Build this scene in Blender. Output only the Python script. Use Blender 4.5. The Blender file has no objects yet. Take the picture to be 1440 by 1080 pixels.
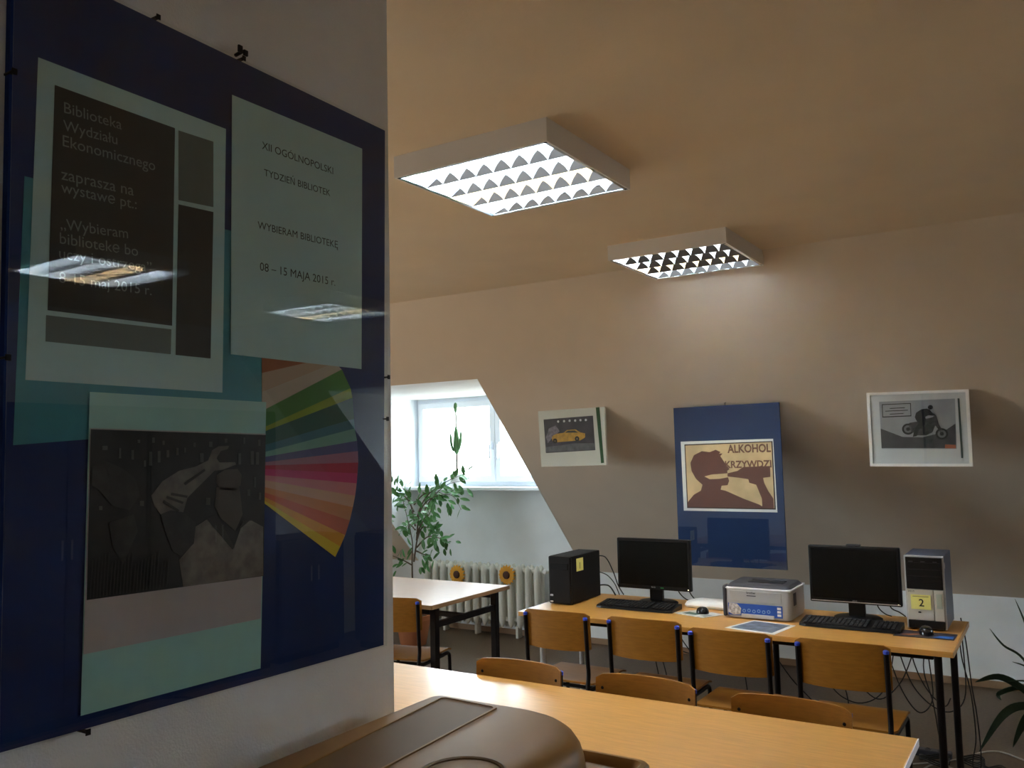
import bpy, bmesh, math, random
from mathutils import Vector, Matrix
random.seed(7)
PI = math.pi
SC = bpy.context.scene
COL = SC.collection

# ---------------------------------------------------------------- camera
CF, CYAW, CPITCH, CROLL, CH = 1206.2, -0.564756, 0.079785, -0.02206, 1.5908
cd = bpy.data.cameras.new('camera'); cam = bpy.data.objects.new('camera', cd); COL.objects.link(cam)
fw = Vector((math.sin(CYAW)*math.cos(CPITCH), math.cos(CYAW)*math.cos(CPITCH), math.sin(CPITCH)))
r0 = Vector((math.cos(CYAW), -math.sin(CYAW), 0)); u0 = r0.cross(fw)
rr = math.cos(CROLL)*r0 + math.sin(CROLL)*u0; uu = -math.sin(CROLL)*r0 + math.cos(CROLL)*u0
M = Matrix((rr, uu, -fw)).transposed().to_4x4(); M.translation = (0, 0, CH)
cam.matrix_world = M
cd.sensor_fit = 'HORIZONTAL'; cd.sensor_width = 36; cd.lens = CF/1440*36; cd.clip_start = 0.02
SC.camera = cam
# ---------------------------------------------------------------- world, light, exposure
SC.view_settings.view_transform = 'Standard'; SC.view_settings.look = 'None'
SC.view_settings.gamma = 1; SC.view_settings.use_curve_mapping = False
SC.view_settings.exposure = 1.2
try:
    SC.cycles.use_denoising = True
    SC.cycles.max_bounces = 12; SC.cycles.diffuse_bounces = 8; SC.cycles.glossy_bounces = 5
    SC.cycles.transparent_max_bounces = 16
    SC.cycles.caustics_reflective = True; SC.cycles.blur_glossy = 1.0
    SC.cycles.sample_clamp_indirect = 60
except Exception: pass
SKY = 7.5; TUBE = 66.0
w = bpy.data.worlds.new('overcast_sky'); SC.world = w; w.use_nodes = True
bg = w.node_tree.nodes['Background']; bg.inputs[1].default_value = SKY
_tc = w.node_tree.nodes.new('ShaderNodeTexCoord'); _sx = w.node_tree.nodes.new('ShaderNodeSeparateXYZ'); _cr = w.node_tree.nodes.new('ShaderNodeValToRGB')
w.node_tree.links.new(_tc.outputs['Generated'], _sx.inputs[0]); _mp = w.node_tree.nodes.new('ShaderNodeMapRange'); _mp.inputs[1].default_value = -1; _mp.inputs[2].default_value = 1
w.node_tree.links.new(_sx.outputs['Z'], _mp.inputs[0]); w.node_tree.links.new(_mp.outputs[0], _cr.inputs[0]); w.node_tree.links.new(_cr.outputs[0], bg.inputs[0])
_cr.color_ramp.elements[0].position = .46; _cr.color_ramp.elements[0].color = (.30, .27, .22, 1)      # streets and roofs below the horizon
_cr.color_ramp.elements[1].position = .50; _cr.color_ramp.elements[1].color = (0.80, 0.91, 1.0, 1)    # overcast sky above
HC, YC, YK, ZK = 2.62, 4.4474, 6.48, 0.587       # ceiling height, slope top, knee wall, slope foot
DX0, DX1, ZD = -5.20, -3.426, 2.113              # dormer sides and ceiling
WX, WYE = -1.095, 1.285                          # near wall face and its end
XR, XL, YB = 3.4, -6.4, -1.6
def portal(name, loc, rot, sx, sy):              # sky light portals in the window openings
    l = bpy.data.lights.new(name, 'AREA'); l.shape = 'RECTANGLE'; l.size = sx; l.size_y = sy
    o = bpy.data.objects.new(name, l); COL.objects.link(o); o.location = loc; o.rotation_euler = rot
    l.cycles.is_portal = True
portal('window_portal_dormer', ((DX0+DX1)/2, YK+.10, 1.71), (-PI/2, 0, 0), 1.8, .84)
EX0, EX1 = 0.95, 2.724                           # second dormer, right of the frame
portal('window_portal_right', ((EX0+EX1)/2, YK+.10, 1.71), (-PI/2, 0, 0), 1.8, .84)

LWN = (0.9, 3.1, 0.95, 2.15)                     # unseen window added in the left end wall to let in bounce sunlight
portal('window_portal_left', (XL-.14, (LWN[0]+LWN[1])/2, (LWN[2]+LWN[3])/2), (0, -PI/2, 0), LWN[3]-LWN[2], LWN[1]-LWN[0])
sl_ = bpy.data.lights.new('sun', 'SUN'); sl_.energy = 30; sl_.angle = .01; sl_.color = (1, .88, .70)
so_ = bpy.data.objects.new('sun', sl_); COL.objects.link(so_); so_.rotation_euler = (0, -PI/4, 0)

D = {
 'board': [(0.551,1.249),(1.243,1.239),(1.262,2.229),(0.546,2.239)],
 'teal': [(0.562,1.6133),(0.9584,1.6437),(0.9581,1.949),(0.5679,1.9529)],
 'p1': [(0.5747,1.6946),(0.8739,1.6927),(0.8783,2.1115),(0.5815,2.1134)],
 'dark': [(0.6005,1.7856),(0.7835,1.7863),(0.7852,2.0833),(0.6035,2.0844)],
 'g1': [(0.7924,1.9759),(0.8548,1.9797),(0.8541,2.0834),(0.7913,2.0819)],
 'd2': [(0.79,1.744),(0.8512,1.7437),(0.8549,1.9719),(0.7925,1.9694)],
 'g2': [(0.5986,1.7451),(0.7816,1.7443),(0.7824,1.7809),(0.5988,1.779)],
 'p2': [(0.8885,1.7534),(1.1867,1.7511),(1.1936,2.1719),(0.8891,2.171)],
 'p3': [(0.6539,1.266),(0.9488,1.2613),(0.9598,1.6812),(0.6588,1.6835)],
 'white': [(0.6559,1.3429),(0.9486,1.3381),(0.9584,1.6299),(0.6597,1.6354)],
 'photo': [(0.6588,1.4115),(0.9536,1.4039),(0.958,1.6279),(0.6607,1.6339)],
 'sleeve': [(0.751,1.5417),(0.7689,1.5612),(0.7962,1.5751),(0.8245,1.5804),(0.8465,1.5891),(0.8617,1.5763),(0.8394,1.5584),(0.8248,1.5468),(0.8106,1.5354),(0.8038,1.5149),(0.783,1.5193),(0.7662,1.5146),(0.7561,1.5269)],
 'vest': [(0.7662,1.5146),(0.8038,1.5149),(0.8253,1.4982),(0.8219,1.4683),(0.8009,1.4526),(0.787,1.4601),(0.7731,1.4907)],
 'hand': [(0.8465,1.5891),(0.8539,1.6046),(0.8653,1.6102),(0.8847,1.6107),(0.8827,1.6059),(0.8692,1.6029),(0.8616,1.592),(0.8674,1.5856),(0.8967,1.5856),(0.8987,1.5817),(0.8732,1.5744),(0.8579,1.5733)],
 'face': [(0.8618,1.5669),(0.8771,1.5743),(0.9007,1.5752),(0.9088,1.5653),(0.9068,1.5493),(0.8969,1.5418),(0.8695,1.5447),(0.8618,1.5544)],
 'neck': [(0.8619,1.5482),(0.9048,1.5462),(0.911,1.5042),(0.8972,1.4798),(0.8698,1.5009),(0.8583,1.5204)],
 'shirt': [(0.8253,1.4922),(0.8472,1.5026),(0.8622,1.5077),(0.8953,1.4547),(0.9131,1.4944),(0.9294,1.4931),(0.9524,1.4815),(0.9525,1.4048),(0.8048,1.4078),(0.7975,1.4471),(0.8219,1.4683)],
 'lface': [(0.6627,1.5845),(0.6801,1.5924),(0.7075,1.5805),(0.7265,1.5658),(0.7332,1.5426),(0.7177,1.5237),(0.6931,1.5309),(0.672,1.5541),(0.6626,1.56)],
 'lglass': [(0.6833,1.5812),(0.7014,1.5835),(0.7031,1.5722),(0.6865,1.57)],
 'lcollar': [(0.6875,1.5092),(0.7241,1.5176),(0.7307,1.4944),(0.7095,1.4518),(0.694,1.4756)],
 'folds': [[(0.7759,1.5403),(0.8036,1.5298),(0.8019,1.5269),(0.7743,1.5369)],[(0.7827,1.5444),(0.8106,1.5384),(0.8088,1.5355),(0.782,1.5406)],[(0.8033,1.5568),(0.8392,1.5769),(0.8411,1.5738),(0.8062,1.5537)],[(0.7709,1.5347),(0.7967,1.5183),(0.794,1.5161),(0.7693,1.5313)],[(0.8435,1.5029),(0.8622,1.5077),(0.8953,1.4547),(0.8914,1.452)],[(0.9131,1.4944),(0.9253,1.4941),(0.9011,1.4794)]],
 'bottles': [[(0.7471,1.5838),(0.7521,1.5837),(0.7518,1.6032),(0.7469,1.6033)],[(0.7609,1.5879),(0.7653,1.5878),(0.7651,1.604),(0.7607,1.604)],[(0.9027,1.5816),(0.9079,1.5815),(0.9078,1.5992),(0.9026,1.5993)],[(0.9271,1.581),(0.9333,1.5809),(0.9333,1.6022),(0.927,1.6023)],[(0.9375,1.5808),(0.9438,1.5806),(0.9438,1.6005),(0.9375,1.6005)],[(0.8318,1.5863),(0.8384,1.5862),(0.8383,1.6001),(0.8317,1.6002)],[(0.8483,1.6093),(0.8539,1.6093),(0.8538,1.6171),(0.8482,1.6171)],[(0.6769,1.6063),(0.6844,1.6062),(0.6843,1.6118),(0.6768,1.6118)],[(0.8207,1.6095),(0.8243,1.6095),(0.8242,1.6156),(0.8206,1.6156)],[(0.7753,1.595),(0.7794,1.5949),(0.7793,1.6053),(0.7752,1.6053)],[(0.7907,1.5977),(0.7949,1.5976),(0.7948,1.6082),(0.7906,1.6082)],[(0.8047,1.6014),(0.8071,1.6014),(0.8071,1.6087),(0.8046,1.6087)],[(0.7012,1.5948),(0.7043,1.5947),(0.704,1.6088),(0.701,1.6088)],[(0.7198,1.5927),(0.7236,1.5927),(0.7234,1.6058),(0.7196,1.6059)],[(0.7683,1.6128),(0.7717,1.6128),(0.7716,1.6187),(0.7683,1.6187)],[(0.729,1.6155),(0.7328,1.6155),(0.7327,1.6201),(0.7289,1.6201)],[(0.8768,1.6155),(0.8815,1.6155),(0.8815,1.6219),(0.8768,1.6219)],[(0.9126,1.6138),(0.9159,1.6138),(0.9159,1.6236),(0.9126,1.6235)],[(0.9416,1.6104),(0.9467,1.6104),(0.9467,1.6203),(0.9416,1.6203)],[(0.9211,1.5325),(0.926,1.5322),(0.926,1.542),(0.921,1.5422)],[(0.9334,1.5449),(0.9376,1.5447),(0.9375,1.5611),(0.9334,1.5612)],[(0.9439,1.5247),(0.9481,1.5245),(0.9481,1.536),(0.9439,1.5362)],[(0.7391,1.5826),(0.7423,1.5825),(0.7422,1.5912),(0.7389,1.5912)],[(0.8433,1.5228),(0.8508,1.5224),(0.8507,1.5332),(0.8432,1.5336)],[(0.7334,1.5283),(0.7398,1.5279),(0.7397,1.5351),(0.7333,1.5355)],[(0.6739,1.5267),(0.6783,1.5264),(0.6782,1.5318),(0.6738,1.5321)],[(0.7516,1.6158),(0.7556,1.6158),(0.7555,1.6231),(0.7515,1.6231)]],
 'stripes': [[(0.6649,1.4625),(0.6661,1.4623),(0.6635,1.413),(0.6624,1.4132)],[(0.6695,1.4641),(0.6706,1.464),(0.6681,1.4129),(0.6669,1.4131)],[(0.6741,1.4657),(0.6753,1.4656),(0.6727,1.4129),(0.6715,1.4131)],[(0.6787,1.4674),(0.6799,1.4673),(0.6773,1.4128),(0.6762,1.413)],[(0.6834,1.4691),(0.6846,1.4689),(0.682,1.4128),(0.6808,1.4129)],[(0.6881,1.4707),(0.6893,1.4706),(0.6867,1.4127),(0.6855,1.4129)],[(0.6931,1.4559),(0.6943,1.4558),(0.6915,1.4127),(0.6903,1.4128)],[(0.6979,1.4576),(0.6991,1.4574),(0.6962,1.4126),(0.695,1.4128)],[(0.7027,1.4592),(0.7039,1.4591),(0.701,1.4125),(0.6998,1.4127)],[(0.7076,1.4609),(0.7088,1.4607),(0.7059,1.4125),(0.7047,1.4127)],[(0.7124,1.4625),(0.7137,1.4624),(0.7108,1.4124),(0.7095,1.4126)],[(0.7174,1.4642),(0.7186,1.4641),(0.7157,1.4124),(0.7144,1.4125)],[(0.7223,1.4659),(0.7236,1.4658),(0.7206,1.4123),(0.7194,1.4125)],[(0.7275,1.4507),(0.7288,1.4506),(0.7256,1.4122),(0.7243,1.4124)],[(0.7326,1.4524),(0.7338,1.4522),(0.7306,1.4122),(0.7293,1.4124)],[(0.7376,1.4541),(0.7389,1.4539),(0.7356,1.4121),(0.7344,1.4123)],[(0.7427,1.4557),(0.744,1.4556),(0.7407,1.412),(0.7395,1.4122)],[(0.7478,1.4574),(0.7491,1.4573),(0.7459,1.412),(0.7446,1.4122)],[(0.753,1.4591),(0.7543,1.459),(0.751,1.4119),(0.7497,1.4121)],[(0.7582,1.4609),(0.7595,1.4607),(0.7562,1.4119),(0.7549,1.412)],[(0.7635,1.4626),(0.7648,1.4625),(0.7615,1.4118),(0.7601,1.412)],[(0.769,1.447),(0.7703,1.4468),(0.7667,1.4117),(0.7654,1.4119)],[(0.7743,1.4486),(0.7756,1.4485),(0.7721,1.4117),(0.7707,1.4119)],[(0.7797,1.4504),(0.781,1.4502),(0.7774,1.4116),(0.7761,1.4118)]],
 'strips': [[(0.9514,1.7565),(0.9515,1.7282),(1.1019,1.7653),(1.0452,1.7644)],[(0.9515,1.7285),(0.9515,1.6972),(1.119,1.7578),(1.1019,1.7657)],[(0.9515,1.6975),(0.9516,1.6663),(1.1354,1.7466),(1.119,1.7582)],[(0.9516,1.6667),(0.9516,1.6386),(1.1578,1.714),(1.1354,1.747)],[(0.9516,1.639),(0.9516,1.6319),(1.1627,1.6968),(1.1578,1.7144)],[(0.9516,1.6322),(0.9517,1.6104),(1.1663,1.6586),(1.1627,1.6972)],[(0.9517,1.6108),(0.9517,1.5994),(1.1681,1.6409),(1.1663,1.659)],[(0.9517,1.5997),(0.9517,1.5917),(1.1739,1.6183),(1.1681,1.6413)],[(0.9517,1.592),(0.9517,1.5835),(1.1757,1.5995),(1.1739,1.6187)],[(0.9517,1.5839),(0.9517,1.5786),(1.1765,1.5786),(1.1758,1.5999)],[(0.9517,1.579),(0.9517,1.5734),(1.1743,1.559),(1.1765,1.579)],[(0.9517,1.5738),(0.9517,1.5635),(1.1721,1.541),(1.1743,1.5594)],[(0.9517,1.5639),(0.9518,1.5562),(1.1678,1.5189),(1.1721,1.5415)],[(0.9517,1.5566),(0.9518,1.5454),(1.1616,1.4987),(1.1678,1.5193)],[(0.9518,1.5457),(0.9518,1.5372),(1.1534,1.4754),(1.1616,1.4991)],[(0.9518,1.5376),(0.9518,1.5305),(1.1415,1.4508),(1.1534,1.4759)],[(0.9518,1.5309),(0.9518,1.5251),(1.1288,1.432),(1.1415,1.4512)],[(0.9518,1.5254),(0.9518,1.5216),(1.1163,1.4154),(1.1288,1.4324)]],
 'textL': [('Biblioteka', [(0.6166, 2.0513), (0.6993, 2.0541)]), ('Wydziału', [(0.6161, 2.0271), (0.6931, 2.0308)]), ('Ekonomicznego', [(0.6156, 2.0058), (0.7527, 2.0095)]), ('zaprasza na', [(0.6146, 1.9606), (0.7192, 1.9644)]), ('wystawę pt.:', [(0.6149, 1.9435), (0.7239, 1.946)]), ('„Wybieram', [(0.615, 1.8943), (0.7114, 1.9015)]), ('bibliotekę bo', [(0.6144, 1.8753), (0.7271, 1.8791)]), ('uczy i ostrzega”', [(0.6139, 1.8555), (0.7488, 1.8593)]), ('8-15 maj 2015 r.', [(0.6145, 1.8238), (0.7492, 1.8264)])],
 'textR': [('XII OGÓLNOPOLSKI', [(0.9503, 2.1004), (1.1154, 2.1012)]), ('TYDZIEŃ BIBLIOTEK', [(0.9549, 2.0559), (1.1079, 2.0585)]), ('WYBIERAM BIBLIOTEKĘ', [(0.9416, 1.9645), (1.127, 1.9671)]), ('08 – 15 MAJA 2015 r.', [(0.9462, 1.8959), (1.1192, 1.8967)])],
 'nails': [(0.8888,2.2415),(1.2804,1.7953),(0.5427,2.0616),(0.5445,1.7442),(1.2583,1.7273),(0.6587,1.2105),(0.7223,2.2234)],
 'poster': [(-2.062,0.8641),(-1.3917,0.8659),(-1.3941,1.8559),(-2.0628,1.8514)],
 'pwhite': [(-2.0184,1.2028),(-1.4337,1.2024),(-1.4392,1.6392),(-2.0222,1.6363)],
 'pdark': [(-1.9955,1.2192),(-1.4422,1.2186),(-1.4434,1.6252),(-1.9979,1.6182)],
 'pbeige': [(-1.9887,1.2267),(-1.4501,1.2254),(-1.4507,1.6195),(-1.9916,1.6106)],
 'man': [(-1.9887,1.2267),(-1.9915,1.2537),(-1.9467,1.3034),(-1.9006,1.3282),(-1.8888,1.365),(-1.9297,1.4018),(-1.9562,1.4513),(-1.962,1.5008),(-1.9366,1.5499),(-1.8841,1.5737),(-1.8333,1.5666),(-1.7947,1.5805),(-1.7639,1.5653),(-1.7768,1.557),(-1.7518,1.5565),(-1.7675,1.541),(-1.7475,1.5103),(-1.7336,1.486),(-1.7123,1.4616),(-1.7277,1.4497),(-1.7259,1.4352),(-1.8264,1.4284),(-1.8739,1.4164),(-1.8403,1.3992),(-1.7772,1.4015),(-1.7244,1.411),(-1.7179,1.3893),(-1.729,1.3628),(-1.7665,1.3591),(-1.7737,1.3349),(-1.7428,1.329),(-1.6344,1.2819),(-1.5398,1.2475),(-1.5109,1.2303),(-1.5111,1.2256)],
 'arm': [(-1.7259,1.4352),(-1.6636,1.4492),(-1.626,1.4728),(-1.4643,1.4772),(-1.4649,1.4125),(-1.5088,1.4068),(-1.5042,1.3773),(-1.4828,1.3303),(-1.4532,1.2837),(-1.4524,1.2254),(-1.5218,1.2255),(-1.5216,1.2831),(-1.5524,1.3655),(-1.5939,1.3773),(-1.5989,1.3987),(-1.6532,1.4072),(-1.7267,1.4159)],
 'ptext': [('ALKOHOL', [(-1.7205, 1.5608), (-1.4545, 1.5618), (-1.7182, 1.6128)]), ('KRZYWDZI', [(-1.7394, 1.4679), (-1.4552, 1.47), (-1.7375, 1.5126)])],
 'tframe': [(-3.0512,1.4866),(-2.5505,1.4948),(-2.552,1.882),(-3.0674,1.8758)],
 'tgreen': [(-2.5881,1.5071),(-2.5661,1.5094),(-2.5873,1.8824),(-2.6155,1.881)],
 'tphoto': [(-3.0118,1.5819),(-2.628,1.5948),(-2.6381,1.8274),(-3.0242,1.8159)],
 'car': [(-2.9614,1.6834),(-2.953,1.7009),(-2.9212,1.7136),(-2.8665,1.7187),(-2.8396,1.7368),(-2.7736,1.7387),(-2.7363,1.7174),(-2.7018,1.7096),(-2.7012,1.6829),(-2.738,1.6638),(-2.9151,1.6549),(-2.9541,1.6627)],
 'carwin': [(-2.8557,1.7184),(-2.8352,1.7313),(-2.7784,1.7322),(-2.7515,1.7165)],
 'wheels': [(-2.9352,1.6649),(-2.7634,1.6752)],
 'tl': [(-2.9077,1.7977),(-2.861,1.7986),(-2.8177,1.7997),(-2.7747,1.7994),(-2.7336,1.8005),(-2.6929,1.8002)],
 'smoke': [(-3.0086,1.6915),(-2.9831,1.7525),(-2.9273,1.7711),(-2.8973,1.7292),(-2.9292,1.7097),(-2.9614,1.6834),(-2.994,1.65)],
 'tfloor': [(-3.0132,1.5888),(-2.6308,1.5975),(-2.6323,1.6412),(-2.7766,1.6447),(-3.0138,1.6231)],
 'mframe': [(-0.9031,1.4691),(-0.3921,1.4639),(-0.3887,1.8745),(-0.9016,1.883)],
 'mmat': [(-0.885,1.4857),(-0.4065,1.48),(-0.4027,1.8592),(-0.8852,1.865)],
 'mphoto': [(-0.8376,1.5661),(-0.4639,1.5583),(-0.4571,1.8284),(-0.8381,1.83)],
 'mgreen': [(-0.4452,1.5085),(-0.4357,1.5083),(-0.4355,1.8287),(-0.445,1.8292)],
 'mground': [(-0.8387,1.5703),(-0.4673,1.5624),(-0.4623,1.6938),(-0.5278,1.6488),(-0.6278,1.6246),(-0.7284,1.6302),(-0.8038,1.6644),(-0.8382,1.6795)],
 'mbox': [[(-0.8245,1.8153),(-0.6752,1.8149),(-0.6754,1.8108),(-0.8247,1.8111)],[(-0.8255,1.7464),(-0.6763,1.7472),(-0.6766,1.7417),(-0.8258,1.7408)],[(-0.8245,1.8153),(-0.8206,1.8151),(-0.8218,1.7421),(-0.8257,1.7422)],[(-0.679,1.8151),(-0.6752,1.8149),(-0.6766,1.7431),(-0.6803,1.7432)],[(-0.784,1.7923),(-0.7069,1.7929),(-0.7071,1.7887),(-0.7842,1.7881)],[(-0.8082,1.778),(-0.6924,1.7784),(-0.6926,1.7742),(-0.8084,1.7738)],[(-0.7857,1.7602),(-0.7149,1.7613),(-0.7152,1.7572),(-0.7859,1.756)]],
 'rider': [(-0.6593,1.7355),(-0.6517,1.76),(-0.6244,1.778),(-0.5968,1.7809),(-0.5823,1.7734),(-0.5709,1.7565),(-0.5566,1.7477),(-0.5595,1.7396),(-0.5902,1.7436),(-0.6067,1.7361),(-0.6043,1.7127),(-0.6184,1.6818),(-0.6442,1.6662),(-0.6549,1.6322),(-0.6752,1.6286),(-0.6627,1.6737),(-0.6424,1.7004),(-0.6538,1.7215)],
 'helmet': [(-0.5791,1.7869)],
 'bike': [(-0.6887,1.7063),(-0.6417,1.7128),(-0.6162,1.7228),(-0.5722,1.732),(-0.5543,1.7448),(-0.5501,1.7311),(-0.5434,1.6968),(-0.5217,1.6486),(-0.5331,1.6409),(-0.5599,1.6879),(-0.5767,1.6503),(-0.6085,1.6349),(-0.6584,1.6364),(-0.6762,1.6562),(-0.6944,1.6706)],
 'mw': [(-0.6969,1.672),(-0.5307,1.6408)],
 'morange': [(-0.5204,1.5622),(-0.4674,1.561),(-0.4675,1.5798),(-0.518,1.5837)],
 'branches': [[(-4.683,0.521),(-4.665,0.688),(-4.632,0.868),(-4.644,1.047),(-4.657,1.226)],[(-4.665,0.688),(-4.615,0.928),(-4.52,1.168),(-4.33,1.329),(-4.133,1.37)],[(-4.632,0.868),(-4.582,1.108),(-4.443,1.228),(-4.222,1.254),(-4.109,1.139)],[(-4.645,0.987),(-4.711,1.195),(-4.788,1.286),(-4.843,1.322)],[(-4.633,0.809),(-4.525,0.901),(-4.412,0.888),(-4.332,0.844)],[(-4.658,1.106),(-4.688,1.226),(-4.733,1.286),(-4.608,1.37)],[(-4.631,0.928),(-4.491,1.062),(-4.371,1.1),(-4.253,1.16)],[(-4.646,0.957),(-4.738,0.996),(-4.817,0.952),(-4.856,1.011)],[(-4.633,0.779),(-4.55,0.765),(-4.467,0.757),(-4.364,0.732)],[(-4.681,0.658),(-4.758,0.714),(-4.836,0.764)],[(-4.645,1.017),(-4.58,1.227),(-4.426,1.358),(-4.306,1.417)],[(-4.632,0.868),(-4.569,0.977),(-4.493,0.979),(-4.389,0.97)],[(-4.657,1.166),(-4.579,1.257),(-4.488,1.263),(-4.413,1.228)]],
 'pot': [(-4.675,5.75,0.097)],
 'strap': [[(-0.113,4.7,0.36),(-0.206,4.7,0.449),(-0.304,4.7,0.496),(-0.403,4.7,0.461)],[(-0.128,4.7,0.342),(-0.21,4.7,0.378),(-0.299,4.7,0.324),(-0.403,4.7,0.149)],[(-0.123,4.7,0.333),(-0.184,4.7,0.334),(-0.225,4.7,0.274),(-0.268,4.7,0.168)],[(-0.097,4.7,0.393),(-0.197,4.7,0.589),(-0.274,4.7,0.649),(-0.325,4.7,0.724)],[(-0.082,4.7,0.411),(-0.153,4.7,0.626),(-0.187,4.7,0.762),(-0.218,4.7,0.857)],[(-0.097,4.7,0.393),(-0.172,4.7,0.537),(-0.244,4.7,0.571)],[(-0.098,4.7,0.387),(-0.175,4.7,0.489),(-0.266,4.7,0.491)],[(-0.127,4.7,0.358),(-0.206,4.7,0.449),(-0.308,4.7,0.414),(-0.301,4.7,0.382)]],
}

# ---------------------------------------------------------------- materials
MATS = {}
def mat(name, col, rough=.6, metal=0, noise=0, nscale=20, bump=0, bscale=200, coat=0, emit=None, estr=0, spec=.5, stretch=None):
    if name in MATS: return MATS[name]
    m = bpy.data.materials.new(name); m.use_nodes = True; nt = m.node_tree; b = nt.nodes['Principled BSDF']
    b.inputs['Base Color'].default_value = (*col, 1); b.inputs['Roughness'].default_value = rough
    b.inputs['Metallic'].default_value = metal; b.inputs['Coat Weight'].default_value = coat
    b.inputs['Specular IOR Level'].default_value = spec
    if coat: b.inputs['Coat Roughness'].default_value = .12
    tc = nt.nodes.new('ShaderNodeTexCoord')
    def tex(scale, detail=4):
        n = nt.nodes.new('ShaderNodeTexNoise'); n.inputs['Scale'].default_value = scale; n.inputs['Detail'].default_value = detail
        if stretch:
            mp = nt.nodes.new('ShaderNodeMapping'); mp.inputs['Scale'].default_value = stretch
            nt.links.new(tc.outputs['Object'], mp.inputs[0]); nt.links.new(mp.outputs[0], n.inputs['Vector'])
        else: nt.links.new(tc.outputs['Object'], n.inputs['Vector'])
        return n
    if noise:
        n = tex(nscale); r = nt.nodes.new('ShaderNodeValToRGB')
        r.color_ramp.elements[0].position = .3; r.color_ramp.elements[1].position = .7
        r.color_ramp.elements[0].color = (*[c*(1-noise) for c in col], 1); r.color_ramp.elements[1].color = (*[min(1, c*(1+noise)) for c in col], 1)
        nt.links.new(n.outputs['Fac'], r.inputs[0]); nt.links.new(r.outputs[0], b.inputs['Base Color'])
    if bump:
        n = tex(bscale, 3); bp = nt.nodes.new('ShaderNodeBump'); bp.inputs['Strength'].default_value = bump; bp.inputs['Distance'].default_value = .002
        nt.links.new(n.outputs['Fac'], bp.inputs['Height']); nt.links.new(bp.outputs[0], b.inputs['Normal'])
    if emit:
        b.inputs['Emission Color'].default_value = (*emit, 1); b.inputs['Emission Strength'].default_value = estr
    MATS[name] = m; return m
def glass(name, ior=1.45):
    m = bpy.data.materials.new(name); m.use_nodes = True; nt = m.node_tree; nt.nodes.clear()
    o = nt.nodes.new('ShaderNodeOutputMaterial'); t = nt.nodes.new('ShaderNodeBsdfTransparent'); g = nt.nodes.new('ShaderNodeBsdfGlossy')
    t.inputs[0].default_value = (.97, .985, .98, 1)
    g.inputs['Roughness'].default_value = 0; f = nt.nodes.new('ShaderNodeFresnel'); f.inputs[0].default_value = ior
    x = nt.nodes.new('ShaderNodeMixShader'); gm = nt.nodes.new('ShaderNodeNewGeometry'); s1 = nt.nodes.new('ShaderNodeMath'); s1.operation = 'SUBTRACT'; s1.inputs[0].default_value = 1; nt.links.new(gm.outputs['Backfacing'], s1.inputs[1]); s2 = nt.nodes.new('ShaderNodeMath'); s2.operation = 'MULTIPLY'; nt.links.new(s1.outputs[0], s2.inputs[0]); nt.links.new(f.outputs[0], s2.inputs[1]); nt.links.new(s2.outputs[0], x.inputs[0]); nt.links.new(t.outputs[0], x.inputs[1]); nt.links.new(g.outputs[0], x.inputs[2]); nt.links.new(x.outputs[0], o.inputs[0])
    MATS[name] = m; return m
C_CEIL = mat('ceiling_paint', (.82, .70, .54), .9, noise=.03, nscale=3, bump=.3, bscale=120)
C_SLOPE = mat('slope_paint', (.75, .65, .535), .8, noise=.03, nscale=3, bump=.3, bscale=120)
C_WHITE = mat('white_wall_paint', (.82, .86, .88), .8, noise=.04, nscale=4, bump=.3, bscale=120)
C_NEAR = mat('near_wall_paint', (.80, .785, .77), .8, noise=.03, nscale=5, bump=.5, bscale=260)
C_FLOOR = mat('brown_floor', (.088, .055, .028), .5, noise=.25, nscale=60)
C_SKIRT = mat('skirting_wood', (.30, .19, .11), .5)
C_TOP = mat('beech_laminate', (.66, .335, .085), .30, noise=.10, nscale=9, stretch=(1.2, 14, 14), coat=.25)
C_TOP2 = mat('pinkish_laminate', (.66, .42, .27), .32, noise=.06, nscale=9, stretch=(1.2, 14, 14), coat=.25)
C_EDGE = mat('light_edge_band', (.75, .72, .78), .4)
C_EDGEB = mat('brown_edge_band', (.42, .24, .11), .45)
C_PLY = mat('beech_plywood', (.31, .125, .012), .5, noise=.12, nscale=8, stretch=(1.5, 16, 16), spec=.3)
C_PLYE = mat('plywood_edge', (.62, .45, .26), .6)
C_STEEL = mat('dark_painted_steel', (.007, .004, .004), .4, spec=.2)
C_LEGW = mat('pale_grey_steel', (.62, .62, .62), .4)
C_CAP = mat('blue_plastic_cap', (.03, .07, .55), .4)
C_BLACK = mat('black_plastic', (.007, .007, .008), .4, spec=.3)
C_BLACKM = mat('matt_black_plastic', (.008, .008, .009), .6, spec=.2)
C_SCREEN = mat('dark_screen', (.003, .004, .004), .25, spec=.2)
C_KEY = mat('black_key', (.013, .013, .014), .5, spec=.3)
C_SILVER = mat('silver_plastic', (.50, .50, .51), .35, metal=.2)
C_LGREY = mat('light_grey_plastic', (.40, .40, .39), .45)
C_DGREY = mat('dark_grey_plastic', (.055, .055, .068), .55, spec=.3)
C_NAVY = mat('navy_steel', (.055, .075, .13), .35)
C_HOUSING = mat('lamp_housing', (.82, .80, .78), .5)
C_MIRROR = mat('louvre_mirror', (.70, .74, .80), .07, metal=1)
C_BLADE = mat('louvre_blade', (.85, .86, .88), .5)
C_TUBE = mat('cool_tube', (.9, .9, .9), .5, emit=(.80, .93, 1.0), estr=TUBE)
C_TUBEW = mat('warm_tube', (.9, .9, .9), .5, emit=(1.0, .72, .36), estr=TUBE)
C_RAD = mat('radiator_enamel', (.70, .69, .62), .45)
C_PVC = mat('white_window_plastic', (.80, .85, .92), .35)
C_SILL = mat('white_sill', (.80, .84, .88), .35)
C_LEAF = mat('green_leaf', (.06, .20, .05), .45, noise=.35, nscale=8)
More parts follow.
